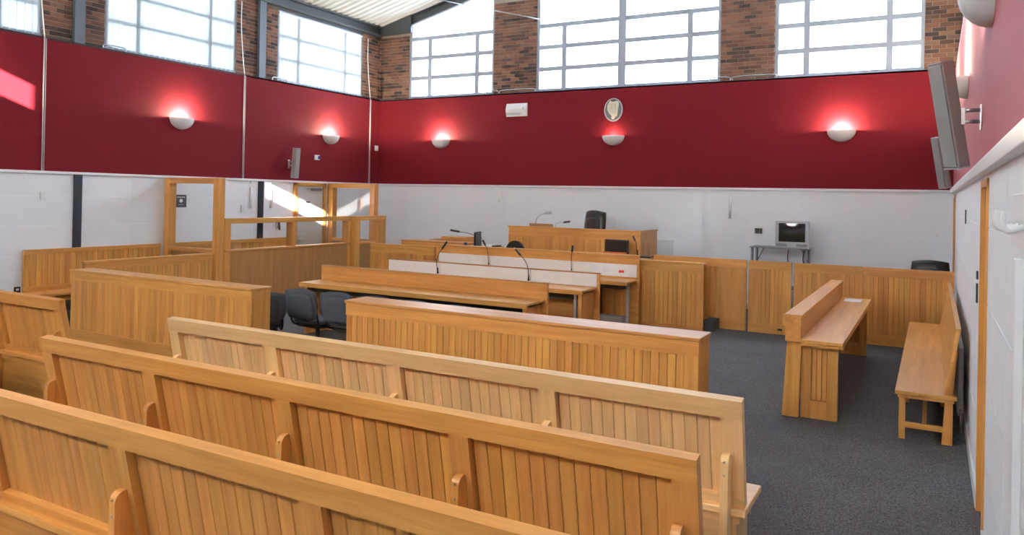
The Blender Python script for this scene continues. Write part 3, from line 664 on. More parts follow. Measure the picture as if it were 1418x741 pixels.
# judge's bench on its dais
da = B('judge_dais', -7.5, -4.3, 12.74, 14.85, 0, .42, M_STEP, None); tag(da, 'dark carpeted dais under the judge bench', 'platform')
j = thing('judge_bench', 'high oak judge bench with planked front against the back wall', 'desk', (-7.16, 12.78, .42)); W = 2.66; H = 1.075
B('cap', -.02, W+.02, -.015, .10, H-.025, H, 'oak', j, .004); B('top_rail', 0, W, 0, .03, H-.19, H-.025, 'oak', j); B('bottom_rail', 0, W, 0, .03, 0, .12, 'oak', j)
B('stile', 0, .14, .001, .03, .12, H-.19, 'oak', j); B('stile', W-.12, W, .001, .03, .12, H-.19, 'oak', j); planks(j, .14, W-.12, .12, H-.19, .008, 30, 'oak'); B('core', .005, W-.03, .03, .06, 0, H-.03, 'brown', j)
B('desktop', .02, W-.04, .06, .62, .80, .83, 'oak', j)
B('side_panel', W-.03, W, .03, .92, 0, H-.025, 'oak', j); B('side_cap', W-.05, W+.015, .03, .93, H-.025, H, 'oak', j); planks(j, .14, .80, .12, H-.19, W+.006, 8, 'oak', 'y', 1, t=.012)
B('side_panel', 0, .03, .03, .92, 0, H-.025, 'oak', j); B('document_screen', .30, .80, .28, .30, .83, 1.125, 'brown', j)

# left rear clerk furniture
c2 = thing('clerk_counter', 'oak counter behind the clerk row beside the dock', 'desk', (-9.55, 12.55, 0))
B('front', 0, 1.55, 0, .03, 0, 1.10, 'oak', c2); B('top', -.02, 1.60, -.01, .45, 1.10, 1.125, 'oak', c2, .004); B('side', 0, .03, .03, .44, 0, 1.10, 'oak', c2)
prism('sloped_side', [(.35, 1.125), (1.55, 1.125), (1.55, 1.235), (.35, 1.135)], .46, .50, 1, 'brown', c2)
c3 = B('side_counter', -8.95, -8.2, 13.10, 13.5, 0, 1.20, 'oak', None, .006); tag(c3, 'small oak cabinet behind the clerk counter', 'cabinet')
c4 = thing('registrar_table', 'oak table holding papers left of the judge bench', 'table', (-7.92, 12.35, 0)); B('top', 0, .70, 0, .37, 1.06, 1.09, 'oak', c4, .004); B('front', .02, .68, .01, .03, 0, 1.06, 'oak', c4); B('side', .0, .02, .01, .36, 0, 1.06, 'oak', c4)
B('side', .68, .70, .01, .36, 0, 1.06, 'oak', c4)
for i, (xx, w_, mt, lab) in enumerate(((-7.55, .17, M_PAPER, 'white paper stack left of the judge bench'), (-7.34, .10, M_BLACK, 'small black box beside the white paper stack'))):
    o = B('paper_stack' if i == 0 else 'black_box', xx, xx+w_, 12.45, 12.65, 1.091, 1.125 if i == 0 else 1.118, mt, None, .003); tag(o, lab, 'papers' if i == 0 else 'box')
# shelf behind clerk rail (carries monitor, red books, orange card, black box)
sh = thing('clerk_shelf', 'oak shelf top behind the clerk rail holding monitor and books', 'shelf', (-7.1, 12.12, 0))
B('top', 0, 2.95, 0, .50, 1.03, 1.06, 'oak', sh, .004); B('side', 0, .03, .01, .49, 0, 1.03, 'oak', sh); B('side', 2.92, 2.95, .01, .49, 0, 1.03, 'oak', sh)
# monitors
mn = thing('flat_monitor', 'black flat monitor before the judge bench, screen towards the public', 'monitor', (-4.80, 12.42, 1.06))
B('bezel', -.215, .215, -.02, .02, .02, .285, M_BLACK, mn, .006); B('screen', -.195, .195, -.023, -.02, .04, .265, M_SCREEN, mn); B('stand', -.03, .03, -.01, .03, 0, .05, M_BLACK, mn); B('base', -.1, .1, -.05, .08, 0, .012, M_BLACK, mn, .004)
mn2 = thing('flat_monitor', 'black flat monitor seen edge on beside the clerk counter', 'monitor', (-7.66, 12.45, 1.09), R(106))
B('bezel', -.20, .20, -.02, .02, .0, .275, M_BLACK, mn2, .006); B('screen', -.18, .18, .02, .023, .03, .255, M_SCREEN, mn2); B('foot', -.1, .1, -.05, .05, 0, .012, M_BLACK, mn2)
oc = B('orange_folder', -5.0, -4.58, 12.30, 12.32, 1.0605, 1.135, M_ORANGE, None, .002); tag(oc, 'orange folder standing before the black monitor', 'folder')
for xx in (-6.22, -5.92):
    o = B('red_book', xx, xx+.14, 12.30, 12.50, 1.061, 1.083, principled('book_red', (.35, .04, .03), .6), None, .002)
    tag(o, 'thin red book lying before the judge bench, %s' % ('left one' if xx < -6 else 'right one'), 'book', 'red books on the clerk shelf')
o = B('black_folder', -4.42, -4.16, 12.30, 12.55, 1.061, 1.085, M_BLACK, None, .003); tag(o, 'black folder at the right end of the clerk shelf', 'folder')
o = B('water_bottle', -7.93, -7.88, 12.38, 12.43, 1.091, 1.15, M_BLUE, None, .01); tag(o, 'small blue bottle beside the edge on monitor', 'bottle')

# ------------------------------------------------------------------ witness table and side bench on the right
t = thing('witness_table', 'oak table with raised back ledge standing on the carpet at right', 'table', (-1.20, 7.62, 0)); L = 3.78
B('tabletop', .12, .49, .0, L, .72, .755, 'oak', t, .005); B('front_edge', .12, .486, .004, L, .695, .72, 'oak', t)
B('ledge', -.02, .12, -.0, L, .73, .955, 'oak', t); B('ledge_cap', -.03, .13, -.01, L+.01, .955, .985, 'oak', t, .004)
for yy in (.06, L-.16):
    prism('slanted_post', [(-.05, 0), (.10, 0), (.12, .73), (-.01, .73)], yy, yy+.05, 1, 'oak', t)
    ep = B('end_panel', .11, .44, yy+.075, yy+.10, 0, .695, 'brown', t)
    B('stile', .115, .205, yy+.035, yy+.075, 0, .695, 'oak', ep); B('stile', .345, .44, yy+.035, yy+.075, 0, .695, 'oak', ep); B('rail', .205, .345, yy+.035, yy+.075, 0, .17, 'oak', ep)
    B('rail', .205, .345, yy+.035, yy+.075, .66, .695, 'oak', ep); planks(ep, .207, .343, .172, .655, yy+.060, 3, 'oak', t=.013, gap=.004)
B('modesty_panel', .05, .08, .13, L-.18, .12, .73, 'oak', t)
o = B('paper_sheet', -1.03, -.82, 10.95, 11.25, .7552, .7575, M_PAPER); tag(o, 'white sheet lying at the far end of the witness table', 'paper')
sb = thing('side_bench', 'long oak bench with leaning back against the right wall', 'bench', (-.27, 7.44, 0)); L = 4.45
B('seat', 0, .47, 0, 2.2, .395, .43, 'oak', sb, .005); B('seat', 0, .47, 2.203, L, .395, .43, 'oak', sb, .005); B('seat_rail', .02, .45, .03, L-.03, .365, .395, 'oak', sb)
bkp = [(.375, .44), (.405, .435), (.485, .98), (.455, .99)]
prism('backrest', bkp, .02, L, 1, 'oak', sb); B('back_cap', .452, .492, .02, L, .982, 1.005, 'oak', sb)
for yy in (.06, 1.45, 2.9, L-.12):
    B('leg', .03, .08, yy, yy+.05, 0, .365, 'oak', sb); prism('leg', [(.36, 0), (.44, 0), (.44, .45), (.47, .80), (.44, .80), (.385, .43)], yy, yy+.05, 1, 'oak', sb)
    B('stretcher', .08, .38, yy+.008, yy+.042, .10, .145, 'oak', sb)
B('long_stretcher', .21, .245, .10, L-.1, .105, .14, 'oak', sb)

# ------------------------------------------------------------------ grey chairs
def smoothbox(name, sx, sy, sz, mat, parent, c, bend=0, corner=.28, corner2=.28, taper=0):
    bm = bmesh.new(); bmesh.ops.create_grid(bm, x_segments=10, y_segments=8, size=.5)
    vs = []
    n, mm = 11, 9
    top, bot = [], []
    for layer in (1, -1):
        for i in range(mm):
            for k in range(n):
                u = k/(n-1)*2-1; v = i/(mm-1)*2-1
                # superellipse rounding of the outline
                kb = corner if v > 0 else corner2
                uu = u*math.sqrt(1-kb*v*v); vv = v*math.sqrt(1-kb*u*u)
                edge = max(abs(u), abs(v)); th = sz/2*(1-.55*edge**6)
                x = uu*sx/2*1.08*(1-taper*(v+1)/2); y_ = vv*sy/2*1.08
                vs.append((x, y_, layer*th + bend*(u*u)))
    bm.free(); fs = []
    N = n*mm
    for i in range(mm-1):
        for k in range(n-1):
            a = i*n+k; fs.append((a, a+1, a+n+1, a+n)); fs.append((N+a, N+a+n, N+a+n+1, N+a+1))
    ring = [k for k in range(n)]+[i*n+n-1 for i in range(1, mm)]+[(mm-1)*n+k for k in range(n-2, -1, -1)]+[i*n for i in range(mm-2, 0, -1)]
    for q in range(len(ring)): a, b_ = ring[q], ring[(q+1) % len(ring)]; fs.append((a, N+a, N+b_, b_))
    o = mesh(name, vs, fs, mat, None, (0, 0, 0), True)
    o.parent = parent; o.location = c; ORI[o] = Vector(c); return o
def chair(label, x, y, rz, base='post'):
    c = thing('conference_chair', label, 'chair', (x, y, 0), rz, group='charcoal conference chairs at the lawyers desks')
    s = smoothbox('seat', .50, .44, .07, M_FAB, c, (0, .02, .44), bend=.012)
    bk = smoothbox('backrest', .51, .37, .055, M_FAB, c, (0, -.23, .665), bend=.05, corner=.17, corner2=.42); bk.rotation_euler = (R(98), 0, 0)
    sh = smoothbox('back_shell', .43, .30, .02, M_FAB, c, (0, -.262, .645), bend=.045); sh.rotation_euler = (R(98), 0, 0)
    us = B('seat_pan', -.19, .19, -.17, .20, .375, .402, M_BLACK, c, .01)
    for s_ in (-1, 1): tube('back_stay', smoothpts([(s_*.22, .02, .40), (s_*.235, -.16, .40), (s_*.235, -.23, .50), (s_*.225, -.245, .68)], 4), .013, M_BLACK, c)
    tube('pedestal', [(0, 0, .06), (0, 0, .38)], .028, M_BLACK, c)
    for k in range(5):
        an = 2*math.pi*k/5+.3; dx, dy = math.cos(an), math.sin(an)
        lg = tube('foot', [(0, 0, .10), (dx*.15, dy*.15, .085), (dx*.24, dy*.24, .055)], [.025, .02, .014], M_BLACK, c)
        wv = [(dx*.24+math.sin(an)*.012*s, dy*.24-math.cos(an)*.012*s, .027) for s in (-1, 1)]
        tube('caster', wv, .026, M_BLACK, c, 10)
    return c
names_ = ['charcoal chair at the left end of the front chair row', 'charcoal chair, second from the left in the front chair row', 'charcoal chair, third from the left, mostly hidden by the oak bar', 'charcoal chair, fourth from the left, top showing over the oak bar', 'charcoal chair at the right end of the row, top showing over the oak bar']
for i, (x, y, a) in enumerate(((-6.77, 7.20, -3), (-6.21, 7.22, -2), (-5.64, 7.22, 0), (-5.06, 7.20, 0), (-4.48, 7.18, 0))): chair(names_[i], x, y, R(a))
chair('charcoal chair half hidden behind the end of the left oak bar', -7.13, 6.60, R(50))
# chairs behind the clerk rail and fence
ch = thing('round_back_chair', 'black round backed chair behind the clerk rail', 'chair', (-6.58, 12.0, 0), R(180))
pts = [(.19*math.cos(a), .19*math.sin(a)*1.12) for a in [math.pi*k/14 for k in range(15)]]
bk = prism('backrest', [(p, 1.05+q) for p, q in pts]+[(-.19, .75), (.19, .75)], -.03, .03, 1, M_LEATHER, ch)
B('back_bracket', -.03, .03, .03, .06, .45, .95, M_BLACK, ch); B('badge', -.02, .02, .031, .037, 1.10, 1.14, M_CHROME, ch); B('seat', -.21, .21, -.42, .0, .50, .56, M_LEATHER, ch, .025); tube('pedestal', [(0, -.2, .05), (0, -.2, .5)], .03, M_BLACK, ch)
for k in range(5):
    an = 2*math.pi*k/5; tube('foot', [(0, -.2, .08), (.25*math.cos(an), -.2+.25*math.sin(an), .03)], [.025, .015], M_BLACK, ch)
def execchair(label, x, y, z0, rz, w_, htop, hb):
    c = thing('swivel_chair', label, 'chair', (x, y, z0), rz)
    bk = smoothbox('backrest', w_, htop-hb, .10, M_LEATHER, c, (0, -.22, (htop+hb)/2), bend=.05, corner=.16, corner2=.16); bk.rotation_euler = (R(97), 0, 0)
    hd = smoothbox('head_cushion', w_*.72, (htop-hb)*.42, .05, M_LEATHER, c, (0, -.175, htop-(htop-hb)*.42), bend=.03); hd.rotation_euler = (R(97), 0, 0)
    smoothbox('seat', .52, .50, .11, M_LEATHER, c, (0, .03, .47), bend=.01)
    for s_ in (-1, 1): tube('armrest', smoothpts([(s_*.27, .15, .46), (s_*.29, .15, .64), (s_*.29, -.15, .66), (s_*.24, -.22, .62)], 4), .02, M_BLACK, c)
    tube('pedestal', [(0, 0, .06), (0, 0, .42)], .03, M_BLACK, c)
    for k in range(5):
        an = 2*math.pi*k/5+.2; tube('foot', [(0, 0, .10), (.28*math.cos(an), .28*math.sin(an), .05)], [.026, .016], M_BLACK, c); tube('caster', [(.28*math.cos(an)-.012, .28*math.sin(an), .027), (.28*math.cos(an)+.012, .28*math.sin(an), .027)], .026, M_BLACK, c, 10)
    return c
execchair('tall black leather chair behind the judge bench', -5.98, 13.75, .42, R(180-20), .50, 1.37, .75)
execchair('black chair back showing over the fence in the right corner', -.03, 12.95, 0, R(180), .50, 1.19, .62)

# ------------------------------------------------------------------ television on its stand, back wall items
ts = thing('tv_stand', 'grey metal stand with glass shelf against the back wall', 'stand', (-2.42, 14.45, 0))
B('shelf', -.50, .50, -.26, .26, 1.215, 1.235, M_GREYMET, ts, .003)
for xx in (-.46, .46):
    for yy in (-.21, .21): tube('leg', [(xx, yy, 0), (xx, yy, 1.232)], .024, M_GREYMET, ts)
    tube('brace', [(xx*.98, .21, .95), (xx*.70, .21, 1.215)], .010, M_GREYMET, ts)
B('lower_shelf', -.46, .46, -.21, .21, .50, .52, M_GREYMET, ts)
tv = thing('tube_television', 'silver tube television on the grey stand', 'television', (-2.20, 14.42, 1.2352))
prism('cabinet', [(-.28, -.15), (.28, -.15), (.27, .05), (.17, .24), (-.17, .24), (-.27, .05)], .0, .47, 2, M_SILVER, tv)
fr_ = B('front_bezel', -.285, .285, -.17, -.15, 0, .48, M_SILVER, tv, .012)
# slightly bulging picture tube
nv, vs, fs = 9, [], []
for i in range(nv):
    for k in range(nv):
        u = k/(nv-1)*2-1; v = i/(nv-1)*2-1; vs.append((u*.225, -.172-.012*(1-u*u)*(1-v*v), .275+v*.165))
fs = [(i*nv+k, i*nv+k+1, (i+1)*nv+k+1, (i+1)*nv+k) for i in range(nv-1) for k in range(nv-1)]
mesh('screen', vs, fs, M_SCREEN, tv, (0, -.172, .275), True)
B('speaker_grille', -.26, -.08, -.173, -.17, .03, .075, M_GREYMET, tv); B('speaker_grille', .08, .26, -.173, -.17, .03, .075, M_GREYMET, tv); B('button_row', -.05, .05, -.174, -.17, .035, .06, M_CHROME, tv)
for x0 in (-2.32, -2.05):
    cb = tube('tv_cable', smoothpts([(x0, 14.74, 1.21), (x0-.03, 14.78, 1.0), (x0+.02, 14.80, .75)], 4), .008, M_BLACK); tag(cb, 'black cable hanging from the television stand, %s' % ('left' if x0 < -2.2 else 'right'), 'cable')
so = thing('wall_socket', 'dark four gang socket plate beside the television', 'socket', (-2.90, YB, 1.515)); B('plate', -.075, .075, -.012, 0, -.075, .075, M_TRIM, so, .003)
for k in range(3): B('outlet', -.068+.047*k, -.027+.047*k, -.018, -.012, -.065, .03, M_BLACK, so)
rd = thing('wall_radiator', 'white ribbed radiator on the back wall right of the judge bench', 'radiator', (-4.78, YB, .55))
B('body', -.22, .22, -.07, -.01, 0, .70, M_RAD, rd, .006)
for k in range(12): B('fin', -.21, .21, -.076, -.07, .04+.054*k, .075+.054*k, M_RAD, rd)
rd = thing('wall_radiator', 'white panel radiator on the right wall behind the side bench', 'radiator', (XR-.015, 8.0, .14))
B('body', -.055, -.012, 0, 2.3, 0, .62, M_RAD, rd, .006)
for k in range(30): B('fin', -.062, -.055, .04+.0755*k, .075+.0755*k, .03, .59, M_RAD, rd)
tube('pipe', [(-.03, -.04, .05), (-.03, -.04, -.135)], .011, M_CHROME, rd); tube('valve', [(-.03, -.05, .05), (-.03, .02, .05)], .018, M_TRIM, rd)
sw = B('wall_switch', .03, .09, YB-.012, YB, 1.50, 1.57, M_TRIM, None, .002); tag(sw, 'small white switch on the back wall above the black chair', 'switch')

def cordpull(label, loc, normal, ln):
    nx, ny = normal
    c = thing('pull_cord', label, 'cord', loc)
    tube('cord', [(nx*.02, ny*.02, 0), (nx*.02, ny*.02, -.12)], .004, M_TRIM, c); tube('handle', [(nx*.025, ny*.025, -.12), (nx*.025, ny*.025, -.12-ln)], .022, M_TRIM, c); B('mount', nx*.012-.02, nx*.012+.02, ny*.012-.02, ny*.012+.02, -.04, 0, M_TRIM, c)
cordpull('white pull cord on the back wall left of the judge bench', (-8.60, YB, 2.26), (0, -1), .22)
cordpull('white pull cord on the back wall left of the television', (-3.44, YB, 2.26), (0, -1), .42)
cordpull('white pull cord on the left wall left of the dark column by the dock', (XL, 10.84, 2.26), (1, 0), .42)
cordpull('white pull cord on the left wall right of the dark column by the dock', (XL, 11.36, 2.26), (1, 0), .42)
o = B('wall_sensor', XL, XL+.03, 10.60, 10.68, 1.64, 1.78, M_TRIM, None, .004); tag(o, 'small white box on the left wall behind the dock rail', 'box')
o = B('wall_sensor', XL, XL+.03, 6.70, 6.77, 1.87, 1.99, M_TRIM, None, .004); tag(o, 'small white box on the left wall under the conduit', 'box')
o = B('wall_thermostat', XL, XL+.03, 14.70, 14.81, 3.12, 3.25, M_TRIM, None, .006); tag(o, 'small white thermostat on the red band by the back left corner', 'thermostat')
iv = thing('call_unit', 'small white wall unit with blue face under the left sconce', 'unit', (XL, 12.69, 2.845)); B('housing', 0, .04, -.07, .07, -.055, .055, M_TRIM, iv, .004); B('blue_face', .04, .05, .01, .065, -.035, .035, M_BLUE, iv, .003)
sk = thing('wall_socket', 'black socket at the near end of the left wall bench', 'socket', (XL, 6.40, .50)); B('plate', 0, .012, -.045, .045, -.045, .045, M_BLACK, sk, .003); B('switch_rocker', .012, .018, -.02, .02, -.01, .02, M_TRIM, sk)
cl = thing('wall_phone', 'dark wall phone hanging by the dock door', 'telephone', (XL, 11.58, 1.38)); B('cradle', 0, .03, -.04, .04, -.09, .06, M_PALEGREY, cl, .004); tube('handset', smoothpts([(.04, 0, .06), (.06, 0, 0), (.045, .02, -.12)], 4), .017, M_BLACK, cl)
# sign on left wall seen through the near screen
sg = thing('wall_notice', 'dark navy notice with white round symbol on the left wall', 'sign', (XL, 9.22, 1.855)); B('board', 0, .008, -.115, .115, -.115, .115, M_SIGN, sg)
ring = [(.009, .035*math.cos(a), .005+.035*math.sin(a)) for a in [2*math.pi*k/18 for k in range(18)]]
mesh('round_symbol', ring+[(.0105, p[1], p[2]) for p in ring], [tuple(range(18)), tuple(range(35, 17, -1))]+[(i, (i+1) % 18, 18+(i+1) % 18, 18+i) for i in range(18)], M_PAPER, sg, (.009, 0, .005))
for k in range(7): B('lettering', .008, .0095, -.085+.025*k, -.068+.025*k, .062, .078, M_PAPER, sg)
for k in range(5): B('lettering', .008, .0095, -.055+.023*k, -.042+.023*k, -.072, -.062, M_PAPER, sg)

# ------------------------------------------------------------------ conduits, rails on the red ledge
for y, lab in ((6.73, 'white conduit on the left red band, nearest the camera'), (10.63, 'white conduit on the left red band, middle one'), (14.50, 'white conduit on the left red band near the back corner')):
    c = thing('wall_conduit', lab, 'conduit', (XL, y, DADO), group='white conduits on the left red band')
    tube('pipe', [(.014, -.012, .012), (.014, -.012, RTOP-DADO+.02)], .010, M_CONDUIT, c); tube('pipe', [(.014, .016, .012), (.014, .016, RTOP-DADO-.02)], .008, M_CONDUIT, c)
    tube('cable', smoothpts([(.014, -.012, RTOP-DADO), (-.02, -.03, RTOP-DADO+.35), (-.05, -.06, RTOP-DADO+.95), (-.05, -.06, 3.55)], 5), .009, M_TRIM, c)
for i, (x0, x1, lab) in enumerate(((-9.05, -8.72, 'short bent metal rail on the back ledge left of its brick pier'), (-8.66, -7.80, 'long bent metal rail on the back ledge at the left pier'), (-3.90, -3.50, 'short bent metal rail on the back ledge by the right pier'), (-3.44, -2.66, 'long bent metal rail on the back ledge at the right pier'))):
    o = tube('ledge_rail', smoothpts([(x0, YB+.05, RTOP+.0), (x0+.03, YB+.05, RTOP+.08), (x1-.03, YB+.05, RTOP+.08), (x1, YB+.05, RTOP+.0)], 5), .013, M_CHROME); tag(o, lab, 'rail')
for y, lab in ((7.9, 'bent metal rail on the left ledge by the near pier'), (11.6, 'bent metal rail on the left ledge by the middle pier')):
    o = tube('ledge_rail', smoothpts([(XL-.04, y-.2, RTOP), (XL-.04, y-.17, RTOP+.07), (XL-.04, y+.17, RTOP+.07), (XL-.04, y+.2, RTOP)], 5), .012, M_CHROME); tag(o, lab, 'rail')

# ------------------------------------------------------------------ wall sconces (half bowls throwing light up the wall)
def sconce(label, loc, rz, power=62, col=(1, .89, .64)):
    s = thing('wall_sconce', label, 'lamp', loc, rz, group='white half bowl wall sconces')
    # local: wall at y=0, bowl bulges towards -y, rim at z=0
    n, mm, rr, dp, ht = 20, 7, .245, .185, .205; vs, fs = [], []
    for lay, sc in ((0, 1.0), (1, .93)):
        for i in range(mm+1):
            ph = math.pi/2*i/mm
            for k in range(n+1):
                th = math.pi*k/n
                vs.append((sc*rr*math.cos(ph)*math.cos(th), -sc*dp*math.cos(ph)*math.sin(th)-.0005, -(ht*sc)*math.sin(ph)))
    P_ = (mm+1)*(n+1)
    for lay in (0, 1):
        for i in range(mm):
            for k in range(n):
                a = lay*P_+i*(n+1)+k; f = (a, a+1, a+n+2, a+n+1); fs.append(f if lay == 0 else f[::-1])
    for k in range(n): fs.append((k, P_+k, P_+k+1, k+1))
    mesh('bowl', vs, fs, M_PLASTER, s, (0, 0, 0), True)
    B('wall_plate', -.09, .09, -.012, 0, -.14, -.03, M_PLASTER, s)
    tube('lamp_tube', [(-.055, -.085, -.045), (.055, -.085, -.045)], .014, M_BULB if power > 20 else M_PLASTER, s)
    ld = bpy.data.lights.new('sconce_light', 'POINT'); ld.energy = power; ld.color = col; ld.shadow_soft_size = .035
    lo = bpy.data.objects.new('sconce_light', ld); COL.objects.link(lo); lo.parent = s; lo.location = (0, -.10, .005)
    return s
SZ = 3.37
sconce('white half bowl sconce on the left wall, over the dock screen', (XL, 9.19, SZ), R(90)); sconce('white half bowl sconce on the left wall near the back corner', (XL, 13.12, SZ), R(90)); sconce('white half bowl sconce on the left wall beside the public seating', (XL, 5.24, SZ), R(90))
sconce('white half bowl sconce at the left end of the back wall', (-10.23, YB, SZ), 0); sconce('dim white half bowl sconce under the oval crest', (-5.88, YB, SZ), 0, 6, (1, .7, .5)); sconce('white half bowl sconce at the right end of the back wall', (-1.48, YB, SZ), 0)
sconce('white half bowl sconce on the right wall at the top right edge', (XR, 5.30, SZ-.05), R(-90)); sconce('white half bowl sconce on the right wall behind the large speaker', (XR, 9.19, SZ), R(-90)); sconce('white half bowl sconce on the right wall near the back corner', (XR, 13.12, SZ), R(-90))
sconce('white half bowl sconce on the right wall behind the camera', (XR, 1.3, SZ), R(-90))

# ------------------------------------------------------------------ column speakers
def speaker(label, loc, rz, tilt, yaw=0, ln=.70):
    s = thing('column_speaker', label, 'speaker', loc, rz, group='grey column speakers on wall brackets')
    # local: wall at y=0 facing -y ; cabinet leans forward at the top
    bx = B('cabinet', -.065, .065, -.055, .045, -ln/2, ln/2, M_SPKSIDE, s, .008); bx.location = (0, -.20, 0); bx.rotation_euler = (tilt, 0, yaw); ORI[bx] = Vector((0, 0, 0))
    B('grille', -.06, .06, -.064, -.055, -ln/2+.012, ln/2-.012, M_SPK, bx); B('end_cap', -.066, .066, -.06, .046, -ln/2-.008, -ln/2, M_SILVER, bx); B('end_cap', -.066, .066, -.06, .046, ln/2, ln/2+.008, M_SILVER, bx)
    B('wall_plate', -.03, .03, -.012, 0, -.11, .07, M_CHROME, s, .003)
    tube('arm', [(0, -.01, .03), (0, -.15, .03)], .014, M_CHROME, s); tube('arm', [(0, -.01, -.05), (0, -.15, -.05)], .014, M_CHROME, s); B('clamp', -.022, .022, -.17, -.10, -.07, .05, M_CHROME, s, .004)
speaker('large grey column speaker on the right wall, nearest the camera', (XR, 6.30, 2.70), R(-90), R(12), R(42), .76)
speaker('grey column speaker on the right wall near the back corner', (XR, 12.4, 2.66), R(-90), R(12), R(42), .72)
speaker('grey column speaker on the left wall above the dock', (XL, 11.86, 2.68), R(90), R(4), 0, .62)

# emergency light box, crest
em = thing('emergency_light', 'white emergency light box on the back red band', 'light', (-8.19, YB, 4.0))
prism('housing', [(0, -.145), (0, .145), (-.03, .145), (-.075, .01), (-.03, -.145)], -.26, .26, 0, M_TRIM, em); B('diffuser', -.24, .12, -.056, -.05, -.12, -.02, M_PALEGREY, em, .002, (R(-16), 0, 0))
tube('test_lamp', [(.19, -.06, .03), (.19, -.08, .03)], .022, M_CHROME, em, 12); B('bracket', -.275, -.26, -.05, -.0, -.03, .03, M_TRIM, em)
cr = thing('oval_crest', 'oval grey crest with cream harp above the dim sconce', 'crest', (-5.885, YB, 3.915))
def oval(a, b, n=28): return [(a*math.cos(2*math.pi*k/n), b*math.sin(2*math.pi*k/n)) for k in range(n)]
prism('plaque', oval(.205, .245), -.02, 0, 1, M_PLATE, cr)
ov = oval(.205, .245); iv_ = oval(.185, .225); n = len(ov); vs = [(p, -.026, q) for p, q in ov]+[(p, -.026, q) for p, q in iv_]+[(p, -.018, q) for p, q in ov]+[(p, -.018, q) for p, q in iv_]
fs = []
for k in range(n):
    l = (k+1) % n; fs += [(k, l, n+l, n+k), (2*n+k, 3*n+k, 3*n+l, 2*n+l), (k, 2*n+k, 2*n+l, l), (n+k, n+l, 3*n+l, 3*n+k)]
mesh('rim', vs, fs, M_SILVER, cr, (0, -.02, 0))
hp = [(-.075, .195), (-.03, .165), (.02, .17), (.075, .185), (.115, .165), (.12, .10), (.10, -.02), (.085, -.14), (.045, -.15), (.03, -.19), (-.02, -.205), (-.04, -.165), (-.03, -.13), (-.085, -.085), (-.13, 0), (-.13, .09)]
prism('harp', hp, -.034, -.02, 1, M_CREAM, cr)
for k in range(5): B('harp_string', -.075+.032*k, -.071+.032*k, -.0365, -.034, -.10+.006*k, .13, M_PLATE, cr)

# ------------------------------------------------------------------ microphones, lamp
def mic(label, pts, head_len=.09, r=.006, head_r=.014, mat=M_BLACK):
    P0 = pts[0]; m = thing('gooseneck_microphone', label, 'microphone', P0, group='gooseneck microphones on the court desks')
    loc = [Vector(p)-Vector(P0) for p in pts]; sp = smoothpts(loc, 6); tube('gooseneck', sp, r, mat, m)
    tube('base', [(0, 0, 0), (0, 0, .05), (0, 0, .12)], [.022, .014, .008], M_BLACK, m, 10)
    d = (loc[-1]-loc[-2]).normalized(); tube('head', [loc[-1], loc[-1]+d*.01, loc[-1]+d*head_len, loc[-1]+d*(head_len+.006)], [.006, head_r, head_r, .008], M_BLACK, m, 10)
mic('gooseneck microphone on the second desk, left one, tip leaning right', [(-7.07, 10.27, .75), (-7.08, 10.25, .97), (-7.04, 10.25, 1.10), (-6.98, 10.25, 1.18)], .15, .006, .018)
mic('gooseneck microphone on the second desk, right one, tip leaning left', [(-5.39, 10.27, .75), (-5.395, 10.25, .96), (-5.45, 10.25, 1.08), (-5.52, 10.25, 1.15)], .13, .006, .018)
mic('gooseneck microphone on the clerk desk, left one', [(-6.93, 11.66, .75), (-6.94, 11.65, 1.02), (-6.97, 11.65, 1.12), (-7.0, 11.65, 1.17)], .11, .006, .018)
mic('gooseneck microphone on the clerk desk, right one', [(-5.31, 11.66, .75), (-5.312, 11.65, 1.03), (-5.305, 11.65, 1.10), (-5.30, 11.65, 1.14)], .11, .006, .018)
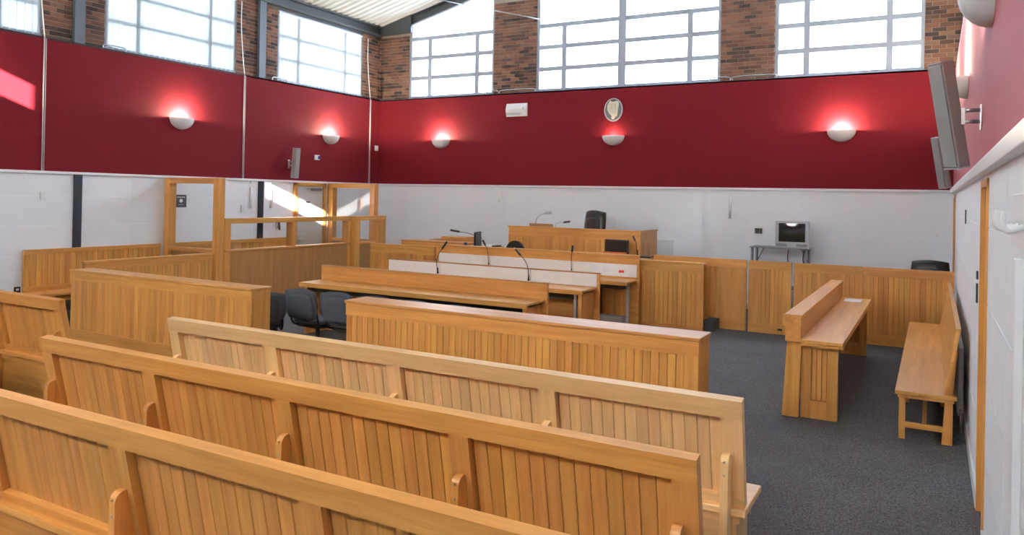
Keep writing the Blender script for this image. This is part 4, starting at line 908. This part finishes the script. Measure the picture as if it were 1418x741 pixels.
mic('gooseneck microphone at the right end of the clerk shelf', [(-4.45, 12.5, 1.06), (-4.46, 12.48, 1.20), (-4.47, 12.48, 1.29), (-4.49, 12.48, 1.33)], .09, .006, .016)
mic('gooseneck microphone with level tip beside the edge on monitor', [(-7.74, 12.66, 1.09), (-7.79, 12.65, 1.24), (-7.95, 12.63, 1.31), (-8.17, 12.6, 1.34)], .20, .006, .020)
mic('gooseneck microphone on the judge bench before the leather chair', [(-6.37, 13.2, 1.25), (-6.37, 13.2, 1.50), (-6.33, 13.2, 1.56), (-6.20, 13.2, 1.58)], .14, .007, .018, M_CHROME)
lp = thing('desk_lamp', 'silver gooseneck desk lamp on the judge bench', 'lamp', (-6.80, 13.2, 1.25))
tube('stem', smoothpts([(0, 0, 0), (.005, 0, .28), (.04, 0, .40), (.13, 0, .47), (.20, 0, .49)], 6), .009, M_CHROME, lp); tube('shade', [(.18, 0, .485), (.22, 0, .50), (.34, 0, .515), (.36, 0, .512)], [.012, .026, .024, .010], M_SILVER, lp, 10); tube('base', [(0, 0, 0), (0, 0, .02)], .06, M_SILVER, lp, 14)

# ------------------------------------------------------------------ right wall bits near the camera
ck = thing('coat_hooks', 'white wall hook bracket at the right edge of the view', 'bracket', (XR, 3.45, 2.0))
B('back_plate', -.012, 0, -.35, .25, -.10, .10, M_TRIM, ck, .003)
for yy in (-.25, -.05, .15): tube('hook', smoothpts([(-.01, yy, -.02), (-.06, yy, -.035), (-.075, yy, .0), (-.07, yy, .035)], 4), .010, M_TRIM, ck)
o = B('wall_trunking', XR-.03, XR, 3.28, 3.36, .11, 1.86, M_TRIM, None, .004); tag(o, 'white vertical trunking at the right edge below the hooks', 'trunking')
for zz, yy, lab in ((1.94, 8.9, 'narrow dark slot plate high on the right wall'), (1.42, 6.45, 'dark switch plate beside the right doorway'), (1.55, 6.45, 'small dark plate above the switch beside the right doorway')):
    o = B('switch_plate', XR-.012, XR, yy-.03, yy+.03, zz-.07 if zz != 1.55 else zz-.03, zz+.07 if zz != 1.55 else zz+.03, M_NAVY, None, .003); tag(o, lab, 'switch')
